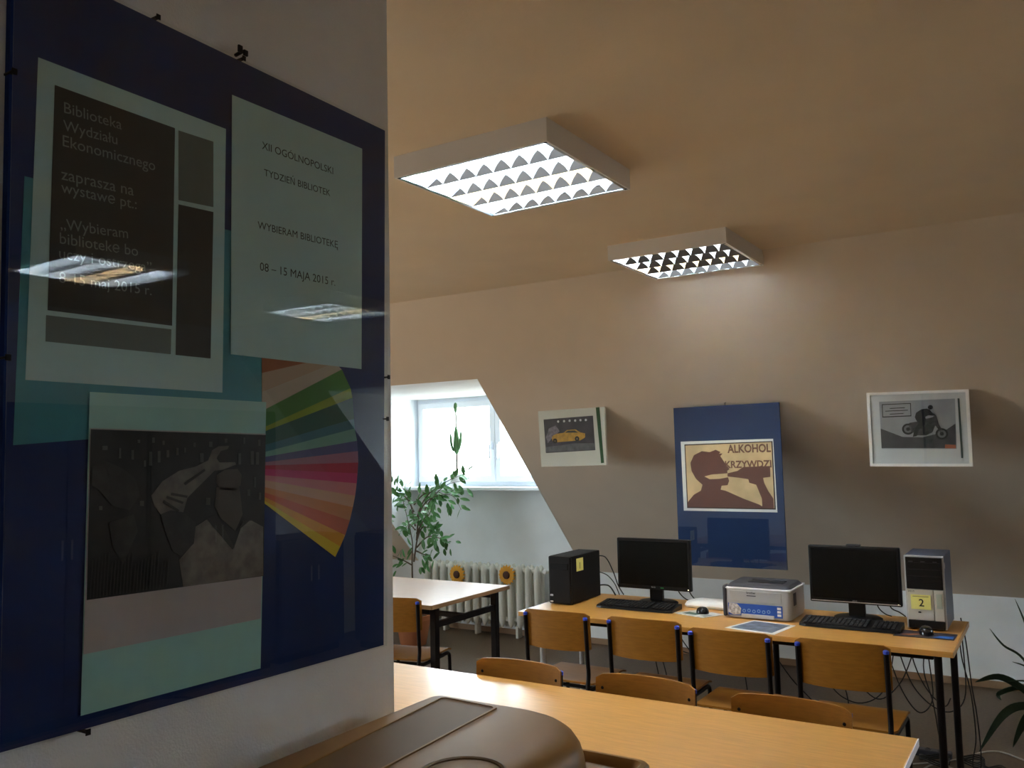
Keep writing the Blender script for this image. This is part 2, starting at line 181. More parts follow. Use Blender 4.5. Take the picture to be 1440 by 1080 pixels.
C_LEAFD = mat('dark_green_leaf', (.025, .055, .028), .4)
C_STEM = mat('brown_stem', (.10, .075, .05), .8)
C_TERRA = mat('terracotta', (.42, .15, .06), .8)
C_SOIL = mat('soil', (.03, .02, .015), .95)
C_CACT = mat('cactus_green', (.07, .17, .06), .7)
C_CPOT = mat('white_ceramic', (.78, .78, .76), .3)
C_PETAL = mat('sunflower_petal', (.80, .38, .03), .6)
C_SEED = mat('sunflower_centre', (.10, .045, .03), .9, bump=1, bscale=300)
C_CABLE = mat('black_cable', (.012, .012, .012), .5)
C_CABLEW = mat('pale_cable', (.35, .33, .30), .5)
C_NOTE = mat('yellow_note', (.85, .80, .25), .8)
C_PAPER = mat('white_paper', (.80, .80, .80), .8)
C_INK = mat('black_ink', (.010, .010, .012), .8)
C_CASE = mat('brown_moulded_plastic', (.27, .135, .038), .42, spec=.12, noise=.12, nscale=6)
C_CASED = mat('dark_brown_panel', (.15, .078, .024), .45, spec=.12, noise=.08, nscale=5)
C_BLUE = mat('blue_board', (.005, .024, .13), .7, spec=.2)
C_BLUE2 = mat('bright_blue_board', (.007, .030, .11), .6, spec=.3)
GLASS = glass('clear_glass', 1.68)
PANE = glass('window_glass', 1.3)
def flatm(name, c, r=.8): return mat(name, c, r)

# ---------------------------------------------------------------- geometry helpers
RL = {}
def root(name, label, cat, loc=(0, 0, 0), group=None, kind=None):
    o = bpy.data.objects.new(name, None); COL.objects.link(o); o.location = loc; o.empty_display_size = .1
    if label: o['label'] = label
    if cat: o['category'] = cat
    if group: o['group'] = group
    if kind: o['kind'] = kind
    RL[o.name] = Vector(loc); return o
def tag(o, label=None, cat=None, group=None, kind=None):
    if label: o['label'] = label
    if cat: o['category'] = cat
    if group: o['group'] = group
    if kind: o['kind'] = kind
    return o
def link(name, me, m, parent=None, smooth=False, label=None, base=None):
    o = bpy.data.objects.new(name, me); COL.objects.link(o)
    if m and not me.materials: me.materials.append(m)
    if parent is not None:
        me.transform(Matrix.Translation(-RL[parent.name])); o.parent = parent; RL[o.name] = RL[parent.name]
    elif base is not None:
        me.transform(Matrix.Translation(-Vector(base))); o.location = base; RL[o.name] = Vector(base)
    else: RL[o.name] = Vector((0, 0, 0))
    if smooth:
        me.polygons.foreach_set('use_smooth', [True]*len(me.polygons))
        try: me.set_sharp_from_angle(angle=math.radians(40))
        except Exception: pass
    if label: o['label'] = label
    return o
class MB:
    def __init__(s): s.v = []; s.f = []
    def add(s, vs, fs):
        n = len(s.v); s.v += [tuple(v) for v in vs]; s.f += [tuple(i+n for i in f) for f in fs]; return s
    def box(s, x0, x1, y0, y1, z0, z1, mtx=None):
        vs = [Vector((x, y, z)) for z in (z0, z1) for y in (y0, y1) for x in (x0, x1)]
        if mtx: vs = [mtx @ v for v in vs]
        return s.add(vs, [(0, 2, 3, 1), (4, 5, 7, 6), (0, 1, 5, 4), (2, 6, 7, 3), (0, 4, 6, 2), (1, 3, 7, 5)])
    def bbox(s, x0, x1, y0, y1, z0, z1, b=.005, seg=2, mtx=None):
        bm = bmesh.new(); bmesh.ops.create_cube(bm, size=1)
        for v in bm.verts: v.co = Vector(((x0+x1)/2+v.co.x*(x1-x0), (y0+y1)/2+v.co.y*(y1-y0), (z0+z1)/2+v.co.z*(z1-z0)))
        b = min(b, .49*min(x1-x0, y1-y0, z1-z0))
        bmesh.ops.bevel(bm, geom=bm.edges[:], offset=b, segments=seg, affect='EDGES', profile=.5)
        bm.verts.index_update(); vs = [(mtx @ v.co) if mtx else v.co.copy() for v in bm.verts]
        s.add(vs, [[v.index for v in f.verts] for f in bm.faces]); bm.free(); return s
    def tube(s, pts, r, n=8, caps=True, closed=False):
        pts = [Vector(p) for p in pts]; rs = r if isinstance(r, (list, tuple)) else [r]*len(pts); up = None; rings = []
        for i, p in enumerate(pts):
            a = pts[i-1] if (i or closed) else p; c = pts[(i+1) % len(pts)] if (i < len(pts)-1 or closed) else p
            t = (c-a).normalized() if (c-a).length > 1e-9 else Vector((0, 0, 1))
            if up is None: up = Vector((0, 0, 1)) if abs(t.z) < .9 else Vector((1, 0, 0))
            x = t.cross(up)
            if x.length < 1e-4: x = t.orthogonal()
            x.normalize(); y = x.cross(t).normalized(); up = y
            rings.append([p+rs[i]*(math.cos(2*PI*k/n)*x+math.sin(2*PI*k/n)*y) for k in range(n)])
        vs = [v for g in rings for v in g]; fs = []; m = len(rings)
        for i in range(m if closed else m-1):
            for k in range(n): fs.append((i*n+k, i*n+(k+1) % n, ((i+1) % m)*n+(k+1) % n, ((i+1) % m)*n+k))
        if caps and not closed: fs += [tuple(range(n-1, -1, -1)), tuple(range((m-1)*n, m*n))]
        return s.add(vs, fs)
    def lathe(s, prof, c=(0, 0, 0), n=20, axis=None):
        vs = []; fs = []; m = len(prof)
        for r, z in prof:
            for k in range(n):
                v = Vector((max(r, 1e-5)*math.cos(2*PI*k/n), max(r, 1e-5)*math.sin(2*PI*k/n), z))
                if axis: v = axis @ v
                vs.append(v+Vector(c))
        for i in range(m-1):
            for k in range(n): fs.append((i*n+k, i*n+(k+1) % n, (i+1)*n+(k+1) % n, (i+1)*n+k))
        fs += [tuple(range(n-1, -1, -1)), tuple(range((m-1)*n, m*n))]
        return s.add(vs, fs)
    def prism(s, poly, fn, t0, t1):          # poly 2D -> fn(u,v,t)
        a = sum(poly[i][0]*poly[(i+1) % len(poly)][1]-poly[(i+1) % len(poly)][0]*poly[i][1] for i in range(len(poly)))
        if a < 0: poly = poly[::-1]
        n = len(poly); vs = [fn(u, v, t0) for u, v in poly]+[fn(u, v, t1) for u, v in poly]
        return s.add(vs, [tuple(range(n-1, -1, -1)), tuple(range(n, 2*n))]+[(i, (i+1) % n, n+(i+1) % n, n+i) for i in range(n)])
    def mk(s, name, m, parent=None, smooth=False, label=None, base=None):
        me = bpy.data.meshes.new(name); me.from_pydata(s.v, [], s.f); me.update()
        bm = bmesh.new(); bm.from_mesh(me); bmesh.ops.recalc_face_normals(bm, faces=bm.faces); bm.to_mesh(me); bm.free()
        return link(name, me, m, parent, smooth, label, base)
def catmull(P, k=8):
    P = [Vector(p) for p in P]; Q = [P[0]]+P+[P[-1]]; out = []
    for i in range(1, len(Q)-2):
        for j in range(k):
            t = j/k; a, b, c, d = Q[i-1], Q[i], Q[i+1], Q[i+2]
            out.append(.5*((2*b)+(c-a)*t+(2*a-5*b+4*c-d)*t*t+(3*b-a-3*c+d)*t**3))
    out.append(P[-1]); return out
PX = lambda u, v, t: (t, u, v)              # print on the near wall: u = Y, v = Z, t = X
PY = lambda u, v, t: (u, t, v)              # print on a hanging frame: u = X, v = Z, t = Y
def flat(name, polys, m, parent, fn, t0, t1, label=None):
    b = MB()
    for p in (polys if isinstance(polys[0], list) else [polys]): b.prism(p, fn, t0, t1)
    return b.mk(name, m, parent, label=label)
def circ(c, r, n=20, ry=None): return [(c[0]+r*math.cos(2*PI*k/n), c[1]+(ry or r)*math.sin(2*PI*k/n)) for k in range(n)]
def text(name, s, m, parent, org, xdir, up, width=None, height=None, bold=0, sx=1):
    cu = bpy.data.curves.new(name, 'FONT'); cu.body = s; cu.size = 1; cu.resolution_u = 3; cu.extrude = 0; cu.offset = bold
    o = bpy.data.objects.new(name, cu); COL.objects.link(o); bpy.context.view_layer.update()
    me = bpy.data.meshes.new_from_object(o.evaluated_get(bpy.context.evaluated_depsgraph_get()))
    bpy.data.objects.remove(o); me.name = name
    xs = [v.co.x for v in me.vertices]; ys = [v.co.y for v in me.vertices]
    if width and height: kx, ky = width/(max(xs)-min(xs)), height/(max(ys)-min(ys))
    elif width: kx = ky = width/(max(xs)-min(xs))
    else: kx = ky = height/(max(ys)-min(ys))
    X = Vector(xdir).normalized(); U = Vector(up); U = (U-U.dot(X)*X).normalized(); N = X.cross(U)
    T = Matrix((X*kx, U*ky, N)).transposed().to_4x4(); T.translation = Vector(org)-X*kx*min(xs)
    me.transform(T); me.materials.clear()
    return link(name, me, m, parent)

# ---------------------------------------------------------------- room shell
def st(name, mb, m, **k): return tag(mb.mk(name, m, **k), kind='structure')
st('floor', MB().box(XL, XR, YB, YK+.1, -.05, 0), C_FLOOR)
st('ceiling', MB().box(XL, XR, YB, YC+.02, HC, HC+.05), C_CEIL)
def slope_pt(x, z): return (x, YC+(HC-z), z)
def slope_pt2(x, z): return (x, YC+(HC-z)+.04, z+.04)
sl = MB()
for x0, x1, z0, z1 in ((XL, DX0, ZK, HC), (DX0, DX1, ZD, HC), (DX1, EX0, ZK, HC), (EX0, EX1, ZD, HC), (EX1, XR, ZK, HC)):
    sl.add([slope_pt(x0, z0), slope_pt(x1, z0), slope_pt(x1, z1), slope_pt(x0, z1), slope_pt2(x0, z0), slope_pt2(x1, z0), slope_pt2(x1, z1), slope_pt2(x0, z1)],
           [(0, 1, 2, 3), (7, 6, 5, 4), (0, 4, 5, 1), (1, 5, 6, 2), (2, 6, 7, 3), (3, 7, 4, 0)])
st('wall_slope', sl, C_SLOPE)
kw = MB(); dm = MB()
kw.box(XL, XR, YK, YK+.12, 0, ZK+.02)
for A, B_ in ((DX0, DX1), (EX0, EX1)):
    for q in ((A-.05, B_+.05, ZK+.02, 1.27), (A-.05, A, 1.27, ZD+.05), (B_, B_+.05, 1.27, ZD+.05), (A, B_, ZD-.01, ZD+.05)): kw.box(q[0], q[1], YK, YK+.12, q[2], q[3])
    for x, s in ((A+.003, -1), (B_-.003, 1)):
        y1 = YC+(HC-ZD)
        dm.add([(x, YK, ZK), (x, y1, ZD), (x, YK+.02, ZD), (x+s*.03, YK, ZK+.04), (x+s*.03, y1+.04, ZD), (x+s*.03, YK+.02, ZD)], [(0, 1, 2), (5, 4, 3), (0, 3, 4, 1), (1, 4, 5, 2), (2, 5, 3, 0)])
    dm.box(A, B_, YC+(HC-ZD), YK+.02, ZD, ZD+.03)
st('wall_knee', kw, C_WHITE)
st('ceiling_dormer', dm, C_WHITE)
st('baseboard_knee', MB().box(XL, XR, YK-.015, YK, 0, .045), C_SKIRT)
st('wall_near', MB().box(WX-.14, WX, YB, WYE, 0, HC), C_NEAR)
st('wall_right', MB().box(XR, XR+.15, YB, YK, 0, HC), C_NEAR)
lw_ = MB()
for q in ((YB, LWN[0], 0, HC), (LWN[1], YK, 0, HC), (LWN[0], LWN[1], 0, LWN[2]), (LWN[0], LWN[1], LWN[3], HC)): lw_.box(XL-.12, XL, *q)
st('wall_left', lw_, C_NEAR)
st('wall_back', MB().box(XL, XR, YB-.1, YB, 0, HC), C_NEAR)

# windows
def sash(parent, fr, x0, x1, z0, z1, y, hx=None):
    b = MB(); fw_ = .055
    b.bbox(x0, x1, y-.03, y+.03, z0, z0+fw_, .006); b.bbox(x0, x1, y-.03, y+.03, z1-fw_, z1, .006)
    b.bbox(x0, x0+fw_, y-.03, y+.03, z0+fw_-.01, z1-fw_+.01, .006); b.bbox(x1-fw_, x1, y-.03, y+.03, z0+fw_-.01, z1-fw_+.01, .006)
    s = b.mk('sash', C_PVC, parent)
    MB().box(x0+fw_-.005, x1-fw_+.005, y-.004, y+.004, z0+fw_-.005, z1-fw_+.005).mk('pane', PANE, s)
    if hx:
        MB().bbox(hx-.012, hx+.012, y-.045, y-.03, 1.62, 1.69, .004).bbox(hx-.009, hx+.009, y-.07, y-.055, 1.54, 1.67, .005).box(hx-.006, hx+.006, y-.06, y-.03, 1.645, 1.66).mk('handle', C_PVC, s)
def window(name, A, B_):
    w1 = root(name, None, None, ((A+B_)/2, YK, 1.27), kind='structure'); b = MB(); y = YK+.03; d = A-DX0
    for q in ((A, B_, 1.29, 1.345), (A, B_, ZD-.05, ZD), (A, A+.05, 1.345, ZD-.05), (B_-.05, B_, 1.345, ZD-.05)): b.bbox(q[0], q[1], y-.02, y+.06, q[2], q[3], .004)
    b.box(-4.305+d, -4.275+d, y+.0, y+.05, 1.34, 2.07); b.mk('window_frame', C_PVC, w1)
    sash(w1, None, A+.035, -4.292+d, 1.33, 2.075, y-.02, -4.325+d)
    sash(w1, None, -4.288+d, B_-.035, 1.33, 2.075, y-.02, -4.25+d)
    MB().bbox(A, B_, YK-.21, YK+.02, 1.262, 1.292, .006).mk('window_sill', C_SILL, w1)
window('window_1', DX0, DX1)
window('window_2', EX0, EX1)
w3 = root('window_added', None, None, (XL, 2.0, LWN[2]), kind='structure'); b = MB()  # added left window, out of view, for warm bounce light
for q in ((LWN[0], LWN[1], LWN[2], LWN[2]+.06), (LWN[0], LWN[1], LWN[3]-.06, LWN[3]), (LWN[0], LWN[0]+.06, LWN[2], LWN[3]), (LWN[1]-.06, LWN[1], LWN[2], LWN[3]), (1.97, 2.03, LWN[2], LWN[3])): b.box(XL-.09, XL-.04, *q)
b.mk('window_frame', C_PVC, w3)
for a, c in ((LWN[0]+.06, 1.97), (2.03, LWN[1]-.06)): MB().box(XL-.068, XL-.06, a, c, LWN[2]+.06, LWN[3]-.06).mk('pane', PANE, w3)

# ---------------------------------------------------------------- ceiling lamps
LW, LD = .61, .076
def lamp(x1, y0, label):
    x0 = x1-LW; y1 = y0+LW; zb = HC-LD
    r = root('ceiling_lamp', label, 'lamp', ((x0+x1)/2, (y0+y1)/2, HC), group='square louvred ceiling lamps')
    t = .006; b = MB()
    b.box(x0, x1, y0, y0+t, zb, HC).box(x0, x1, y1-t, y1, zb, HC).box(x0, x0+t, y0+t, y1-t, zb, HC).box(x1-t, x1, y0+t, y1-t, zb, HC).box(x0+t, x1-t, y0+t, y1-t, HC-.006, HC)
    b.mk('housing', C_HOUSING, r)
    MB().box(x0+t, x1-t, y0+t, y1-t, HC-.0085, HC-.0065).mk('top_reflector', C_MIRROR, r)
    b = MB()                                              # bright rim inside the bottom edge
    g = .012
    b.box(x0+t, x1-t, y0+t, y0+g+t, zb+.001, zb+.004).box(x0+t, x1-t, y1-g-t, y1-t, zb+.001, zb+.004).box(x0+t, x0+g+t, y0+t, y1-t, zb+.001, zb+.004).box(x1-g-t, x1-t, y0+t, y1-t, zb+.001, zb+.004)
    b.mk('rim', C_MIRROR, r)
    iy0, iy1, ix0, ix1 = y0+.018, y1-.018, x0+.018, x1-.018; n = 4; cw = (iy1-iy0)/n
    for k in range(n+1):                                  # long V reflectors between the tubes
        yc = iy0+k*cw; h = .013 if 0 < k < n else .007
        yc2 = yc if 0 < k < n else yc
        P = [(yc-.0012, zb+.003), (yc+.0012, zb+.003), (yc+.024, zb+.066), (yc-.024, zb+.066)] if 0 < k < n else [(yc-.004, zb+.003), (yc+.0012, zb+.003), (yc+.018, zb+.066), (yc-.006, zb+.066)][::1 if k == 0 else -1] if k == 0 else [(yc-.0012, zb+.003), (yc+.004, zb+.003), (yc+.006, zb+.066), (yc-.018, zb+.066)]
        MB().prism(P, lambda u, v, tt: (tt, u, v), ix0, ix1).mk('reflector', C_MIRROR, r)
    m = 7
    for k in range(m):                                    # cross blades, concave lower edge between reflectors
        xc = ix0+(ix1-ix0)*(k+1)/(m+1); b = MB()
        for j in range(n):
            a = iy0+j*cw+.002; c = iy0+(j+1)*cw-.002; S = 8; vs = []
            for i in range(S+1):
                u = a+(c-a)*i/S; e = (2*i/S-1)**2
                zl = zb+.004+.014*(1-e); vs += [(xc-.001, u, zl), (xc+.001, u, zl), (xc+.005, u, zb+.050), (xc-.005, u, zb+.050)]
            fs = []
            for i in range(S):
                for q in range(4): fs.append((4*i+q, 4*i+(q+1) % 4, 4*i+4+(q+1) % 4, 4*i+4+q))
            fs += [(3, 2, 1, 0), (4*S, 4*S+1, 4*S+2, 4*S+3)]; b.add(vs, fs)
        b.mk('cross_blade', C_BLADE, r)
    for j in range(n):
        yc = iy0+(j+.5)*cw
        MB().tube([(ix0+.005, yc, zb+.0625), (ix1-.005, yc, zb+.0625)], .007, 8).mk('tube', C_TUBEW if j == 2 else C_TUBE, r, smooth=True)
lamp(-1.271, 2.237, 'larger-looking square ceiling lamp with glowing louvre grid, nearer the blue notice board')
lamp(-1.251, 3.867, 'square louvred ceiling lamp farther away, just in front of the sloping wall')
lamp(2.22, 2.21, 'ceiling lamp outside the view, mirrored as the larger reflection in the board glass')
lamp(2.22, 3.85, 'ceiling lamp outside the view, mirrored as the smaller reflection in the board glass')

lamp(2.22, .58, 'added ceiling lamp outside the view, on the right and nearest the camera')  # added out of view to brighten the near wall

# ---------------------------------------------------------------- big notice board on the near wall
bx = -1.083
nb = root('notice_board', 'large blue glazed notice board with library week posters on the near left wall', 'notice board', (bx, .9, 1.24))
flat('board', D['board'], C_BLUE, nb, PX, WX+.001, bx)
lay = lambda k: (bx+.0002+.0005*k, bx+.0005+.0005*k)
f_mint = flatm('mint_paper', (.47, .66, .67)); f_mint2 = flatm('mint_card', (.38, .64, .60)); f_teal = flatm('teal_card', (.05, .27, .34))
flat('backing_sheet', D['teal'], f_teal, nb, PX, *lay(0), label='plain teal sheet')
p1 = flat('poster_sheet', D['p1'], f_mint, nb, PX, *lay(1), label='pale mint sheet with dark blocks and white exhibition text')
f_char = flatm('charcoal_print', (.024, .024, .023)); f_gray = flatm('grey_print', (.13, .16, .15)); f_ltext = flatm('grey_lettering', (.22, .25, .23))
for k_ in ('dark', 'd2'): flat('print_block', D[k_], f_char, p1, PX, *lay(2), label='charcoal block')
for k_ in ('g1', 'g2'): flat('print_block', D[k_], f_gray, p1, PX, *lay(2), label='grey block')
for i, (s, ((ya, za), (yb, zb))) in enumerate(D['textL']):
    text('lettering', s, f_ltext, p1, (lay(3)[0], ya, za), (0, yb-ya, zb-za), (0, 0, 1), width=math.hypot(yb-ya, zb-za), bold=0)
# fan of coloured strips
cols = [(.33, .10, .03), (.48, .34, .24), (.50, .42, .34), (.06, .22, .04), (.26, .34, .02), (.01, .10, .08), (.03, .16, .22), (.18, .38, .34), (.08, .08, .24), (.42, .16, .26), (.48, .01, .06), (.62, .03, .18), (.65, .22, .25), (.66, .36, .24), (.62, .22, .06), (.58, .10, .02), (.70, .30, .01), (.74, .52, .02)]
S = D['strips']; outl = [q[0] for q in S]+[S[-1][1]]+[S[-1][2]]+[q[3] for q in S[::-1]]
fan = flat('colour_fan', outl, flatm('fan_backing', (.20, .14, .10)), nb, PX, *lay(1), label='fan of bright coloured strips')
for i, q in enumerate(S): flat('colour_strip', q, flatm('strip_%d' % i, cols[i]), fan, PX, lay(1)[1], lay(1)[1]+.0003)
p2 = flat('poster_sheet', D['p2'], f_mint, nb, PX, *lay(3), label='pale mint sheet with black library week text')
for s, ((ya, za), (yb, zb)) in D['textR']:
    text('lettering', s, C_INK, p2, (lay(4)[0], ya, za), (0, yb-ya, zb-za), (0, 0, 1), width=math.hypot(yb-ya, zb-za))
p3 = flat('poster_sheet', D['p3'], f_mint2, nb, PX, *lay(3), label='mint sheet with a white sheet and black and white photo')
flat('white_sheet', D['white'], flatm('pinkish_white_paper', (.48, .42, .43)), p3, PX, *lay(4))
flat('photo_print', D['photo'], mat('photo_black', (.009, .008, .008), .7, noise=.6, nscale=30), p3, PX, *lay(5), label='dark photo of two men drinking at a bar')
flat('photo_figure', [D['shirt'], D['sleeve'], D['hand']], mat('photo_grey', (.16, .135, .115), .7, noise=.35, nscale=45), p3, PX, *lay(6))
flat('photo_figure', [D['face'], D['neck']], flatm('photo_mid_grey', (.085, .07, .06)), p3, PX, *lay(7))
flat('photo_figure', [D['vest'], D['lface'], D['lcollar']], mat('photo_dark_grey', (.022, .02, .019), .7, noise=.4, nscale=60), p3, PX, *lay(7))
flat('photo_figure', D['stripes']+[D['lglass']], flatm('photo_stripe', (.028, .026, .025)), p3, PX, *lay(8))
flat('photo_figure', D['folds'], flatm('photo_fold', (.03, .026, .022)), p3, PX, *lay(8))
flat('photo_figure', D['bottles'], flatm('photo_bottle', (.09, .085, .08)), p3, PX, *lay(6))
e = .002
MB().prism([(a+(-e if a < .9 else e)*0, c) for a, c in D['board']], PX, bx+.0065, bx+.0085).mk('glass_cover', GLASS, nb)
for (ya, za) in ((.9067, 2.236), (1.255, 1.74), (.549, 1.72), (1.25, 1.66), (.66, 1.245), (.75, 2.238), (.548, 2.08)):
    c = MB(); c.bbox(WX+.001, bx+.010, ya-.003, ya+.003, za-.0015, za+.0015, .0005).bbox(bx+.0085, bx+.010, ya-.0035, ya+.0035, za-.004, za+.004, .0005)
    c.mk('clip', C_STEEL, nb)
nl = root('wall_hook', 'dark butterfly hook in the wall just above the blue notice board', 'hook', (WX, .9067, 2.25))
MB().tube([(WX, .907, 2.247), (WX+.018, .907, 2.249)], .003, 8).mk('pin', C_STEEL, nl)
MB().bbox(WX+.016, WX+.02, .897, .906, 2.245, 2.257, .0015).bbox(WX+.016, WX+.02, .908, .917, 2.243, 2.253, .0015).mk('wing', C_STEEL, nl)

# ---------------------------------------------------------------- pictures hanging on the slope
yp = 5.175
def hang(name, label, cat, polyk, m, th=.018):
    P = D[polyk]; o = root(name, label, cat, (sum(p[0] for p in P)/4, yp, max(p[1] for p in P)))
    return o
def L2(k): return (yp-.0006-.0006*k, yp-.0002-.0006*k)
ps = hang('poster_board', 'tall blue glazed board with a drinking silhouette poster reading ALKOHOL KRZYWDZI', 'poster', 'poster', C_BLUE2)
flat('board', D['poster'], C_BLUE2, ps, PY, yp, yp+.012)
pw = flat('poster_sheet', D['pwhite'], C_PAPER, ps, PY, *L2(0))
flat('poster_border', D['pdark'], flatm('dark_border', (.03, .012, .01)), pw, PY, *L2(1))
flat('poster_print', D['pbeige'], mat('aged_beige_print', (.66, .47, .25), .7, noise=.25, nscale=6), pw, PY, *L2(2))
f_brown = mat('brown_silhouette', (.13, .038, .024), .7, noise=.1, nscale=20)
f_lett = mat('worn_brown_lettering', (.17, .06, .03), .7, noise=.4, nscale=90)
for s, (a, c, t) in D['ptext']:
    text('lettering', s, f_lett, pw, (a[0], L2(3)[0], a[1]), (c[0]-a[0], 0, c[1]-a[1]), (0, 0, 1), width=c[0]-a[0], height=t[1]-a[1], bold=.03)
flat('silhouette', D['man'], f_brown, pw, PY, *L2(4), label='brown silhouette of a drinking man')
flat('silhouette', D['arm'], f_brown, pw, PY, *L2(4), label='brown silhouette of a hand holding a bottle')
flat('glass_cover', D['poster'], GLASS, ps, PY, yp-.0065, yp-.0045)
MB().tube([(-1.727, yp+.004, 1.853), (-1.727, yp+.004, 1.868), (-1.727, yp+.03, 1.872)], .002, 6).mk('hanger', C_STEEL, ps)

tx = hang('picture_frame', 'small white picture with a yellow car and green stripe, near the dormer', 'picture', 'tframe', C_PAPER)
flat('mount', D['tframe'], mat('cream_card', (.74, .74, .68), .7), tx, PY, yp, yp+.022)
flat('side_stripe', D['tgreen'], flatm('dark_green_stripe', (.02, .10, .03)), tx, PY, *L2(0), label='dark green stripe')
ph = flat('photo_print', D['tphoto'], mat('night_photo', (.035, .03, .045), .5, noise=.6, nscale=14), tx, PY, *L2(0), label='photo of a crashed yellow taxi at night')
flat('photo_road', D['tfloor'], mat('photo_road_grey', (.11, .11, .13), .5, noise=.3, nscale=30), ph, PY, *L2(1))
flat('photo_smoke', D['smoke'], mat('photo_smoke_grey', (.20, .17, .22), .5, noise=.5, nscale=40), ph, PY, *L2(1))
flat('photo_car', D['car'], mat('taxi_yellow_print', (.62, .34, .03), .5, noise=.2, nscale=40), ph, PY, *L2(2))
flat('photo_window', D['carwin'], flatm('photo_window_dark', (.05, .06, .05)), ph, PY, *L2(3))
flat('photo_wheel', [circ(c, .017, 14) for c in D['wheels']], flatm('photo_tyre', (.015, .015, .015)), ph, PY, *L2(3))
flat('photo_wheel', [circ(c, .008, 10) for c in D['wheels']], flatm('photo_hub', (.20, .16, .10)), ph, PY, *L2(4))
flat('photo_light', [circ(c, .0085, 10) for c in D['tl']], flatm('photo_lights', (.7, .7, .75)), ph, PY, *L2(1))
flat('glass_cover', D['tframe'], GLASS, tx, PY, yp-.006, yp-.004)

mo = hang('picture_frame', 'white framed picture of a motorcycle rider, hanging farthest right on the sloping wall', 'picture', 'mframe', C_PAPER)
P = D['mframe']; Pi = [(a+(.016 if i in (0, 3) else -.016), c+(.014 if i in (0, 1) else -.014)) for i, (a, c) in enumerate(P)]
b = MB()
for i in range(4):
    j = (i+1) % 4; b.prism([P[i], P[j], Pi[j], Pi[i]], PY, yp-.008, yp+.02)
b.mk('frame', mat('white_frame_paint', (.78, .77, .74), .45), mo)
flat('mount', Pi, mat('pale_grey_mount', (.58, .59, .60), .7), mo, PY, yp+.001, yp+.02)
flat('side_stripe', D['mgreen'], flatm('dark_grey_green', (.05, .08, .07)), mo, PY, *L2(0), label='dark stripe')
ph = flat('photo_print', D['mphoto'], mat('grey_sky_photo', (.28, .29, .32), .5, noise=.2, nscale=5), mo, PY, *L2(0), label='grey photo of a rider on a motorcycle')
flat('photo_ground', D['mground'], mat('photo_dark_ground', (.045, .047, .055), .5, noise=.3, nscale=30), ph, PY, *L2(1))
flat('photo_box', D['mbox'], C_INK, ph, PY, *L2(1), label='outlined caption box')
f_bk = flatm('photo_bike_black', (.012, .012, .014))
flat('photo_bike', D['bike'], mat('photo_bike_dark', (.03, .03, .032), .5, noise=.8, nscale=60), ph, PY, *L2(3))
flat('photo_rider', D['rider'], f_bk, ph, PY, *L2(4))
for c in D['mw']:
    flat('photo_wheel', circ(c, .031, 20), f_bk, ph, PY, *L2(2)); flat('photo_wheel', circ(c, .021, 16), flatm('photo_rim', (.16, .165, .18)), ph, PY, *L2(3)); flat('photo_wheel', circ(c, .010, 12), f_bk, ph, PY, *L2(4))
flat('photo_helmet', circ(D['helmet'][0], .0125, 14), f_bk, ph, PY, *L2(4))
flat('photo_mark', D['morange'], flatm('orange_mark', (.45, .12, .05)), ph, PY, *L2(2))
flat('glass_cover', Pi, GLASS, mo, PY, yp-.0055, yp-.004)

# ---------------------------------------------------------------- tables
def leg_sq(x, y, z1, s=.017, m=C_STEEL): return MB().bbox(x-s, x+s, y-s, y+s, 0, z1, .003, 1)
# near long table
nt = root('long_table', 'long beech reading table with pale edge band in the foreground', 'table', (-1.65, 2.35, 0))
MB().bbox(-2.92, -.392, 1.98, 2.748, .728, .75, .002, 1).mk('tabletop', C_TOP, nt)
MB().box(-.392, -.3895, 1.98, 2.748, .7285, .7495).mk('edge_band', C_EDGE, nt, label='pale lilac edge band')
for x in (-2.86, -.46):
    for y_ in (2.04, 2.69): leg_sq(x, y_, .728).mk('leg', C_STEEL, nt)
    MB().bbox(x-.012, x+.012, 2.057, 2.673, .64, .67, .003, 1).mk('rail', C_STEEL, nt)
for y_ in (2.04, 2.69): MB().bbox(-2.843, -.477, y_-.012, y_+.012, .69, .727, .003, 1).mk('apron', C_STEEL, nt)
# left table near the radiator
lt = root('reading_table', 'smaller pinkish table with dark steel frame in front of the radiator', 'table', (-3.7, 4.26, 0))
MB().bbox(-4.40, -3.005, 3.855, 4.655, .726, .75, .002, 1).mk('tabletop', C_TOP2, lt)
MB().box(-3.0055, -3.001, 3.855, 4.655, .7265, .7495).mk('edge_band', C_EDGEB, lt, label='brown edge band')
MB().box(-4.40, -3.005, 3.851, 3.8553, .7265, .7495).mk('edge_band', C_EDGEB, lt, label='brown edge band')
for x in (-4.33, -3.028):
    for y_ in (3.91, 4.52): leg_sq(x, y_, .726, .02).mk('leg', C_STEEL, lt)
    MB().bbox(x-.012, x+.012, 3.93, 4.50, .615, .65, .003, 1).mk('rail', C_STEEL, lt)
for y_ in (3.91, 4.52): MB().bbox(-4.31, -3.048, y_-.01, y_+.01, .69, .7255, .003, 1).mk('apron', C_STEEL, lt)
MB().bbox(-4.32, -3.04, 4.19, 4.22, .62, .648, .003, 1).mk('rail', C_STEEL, lt)
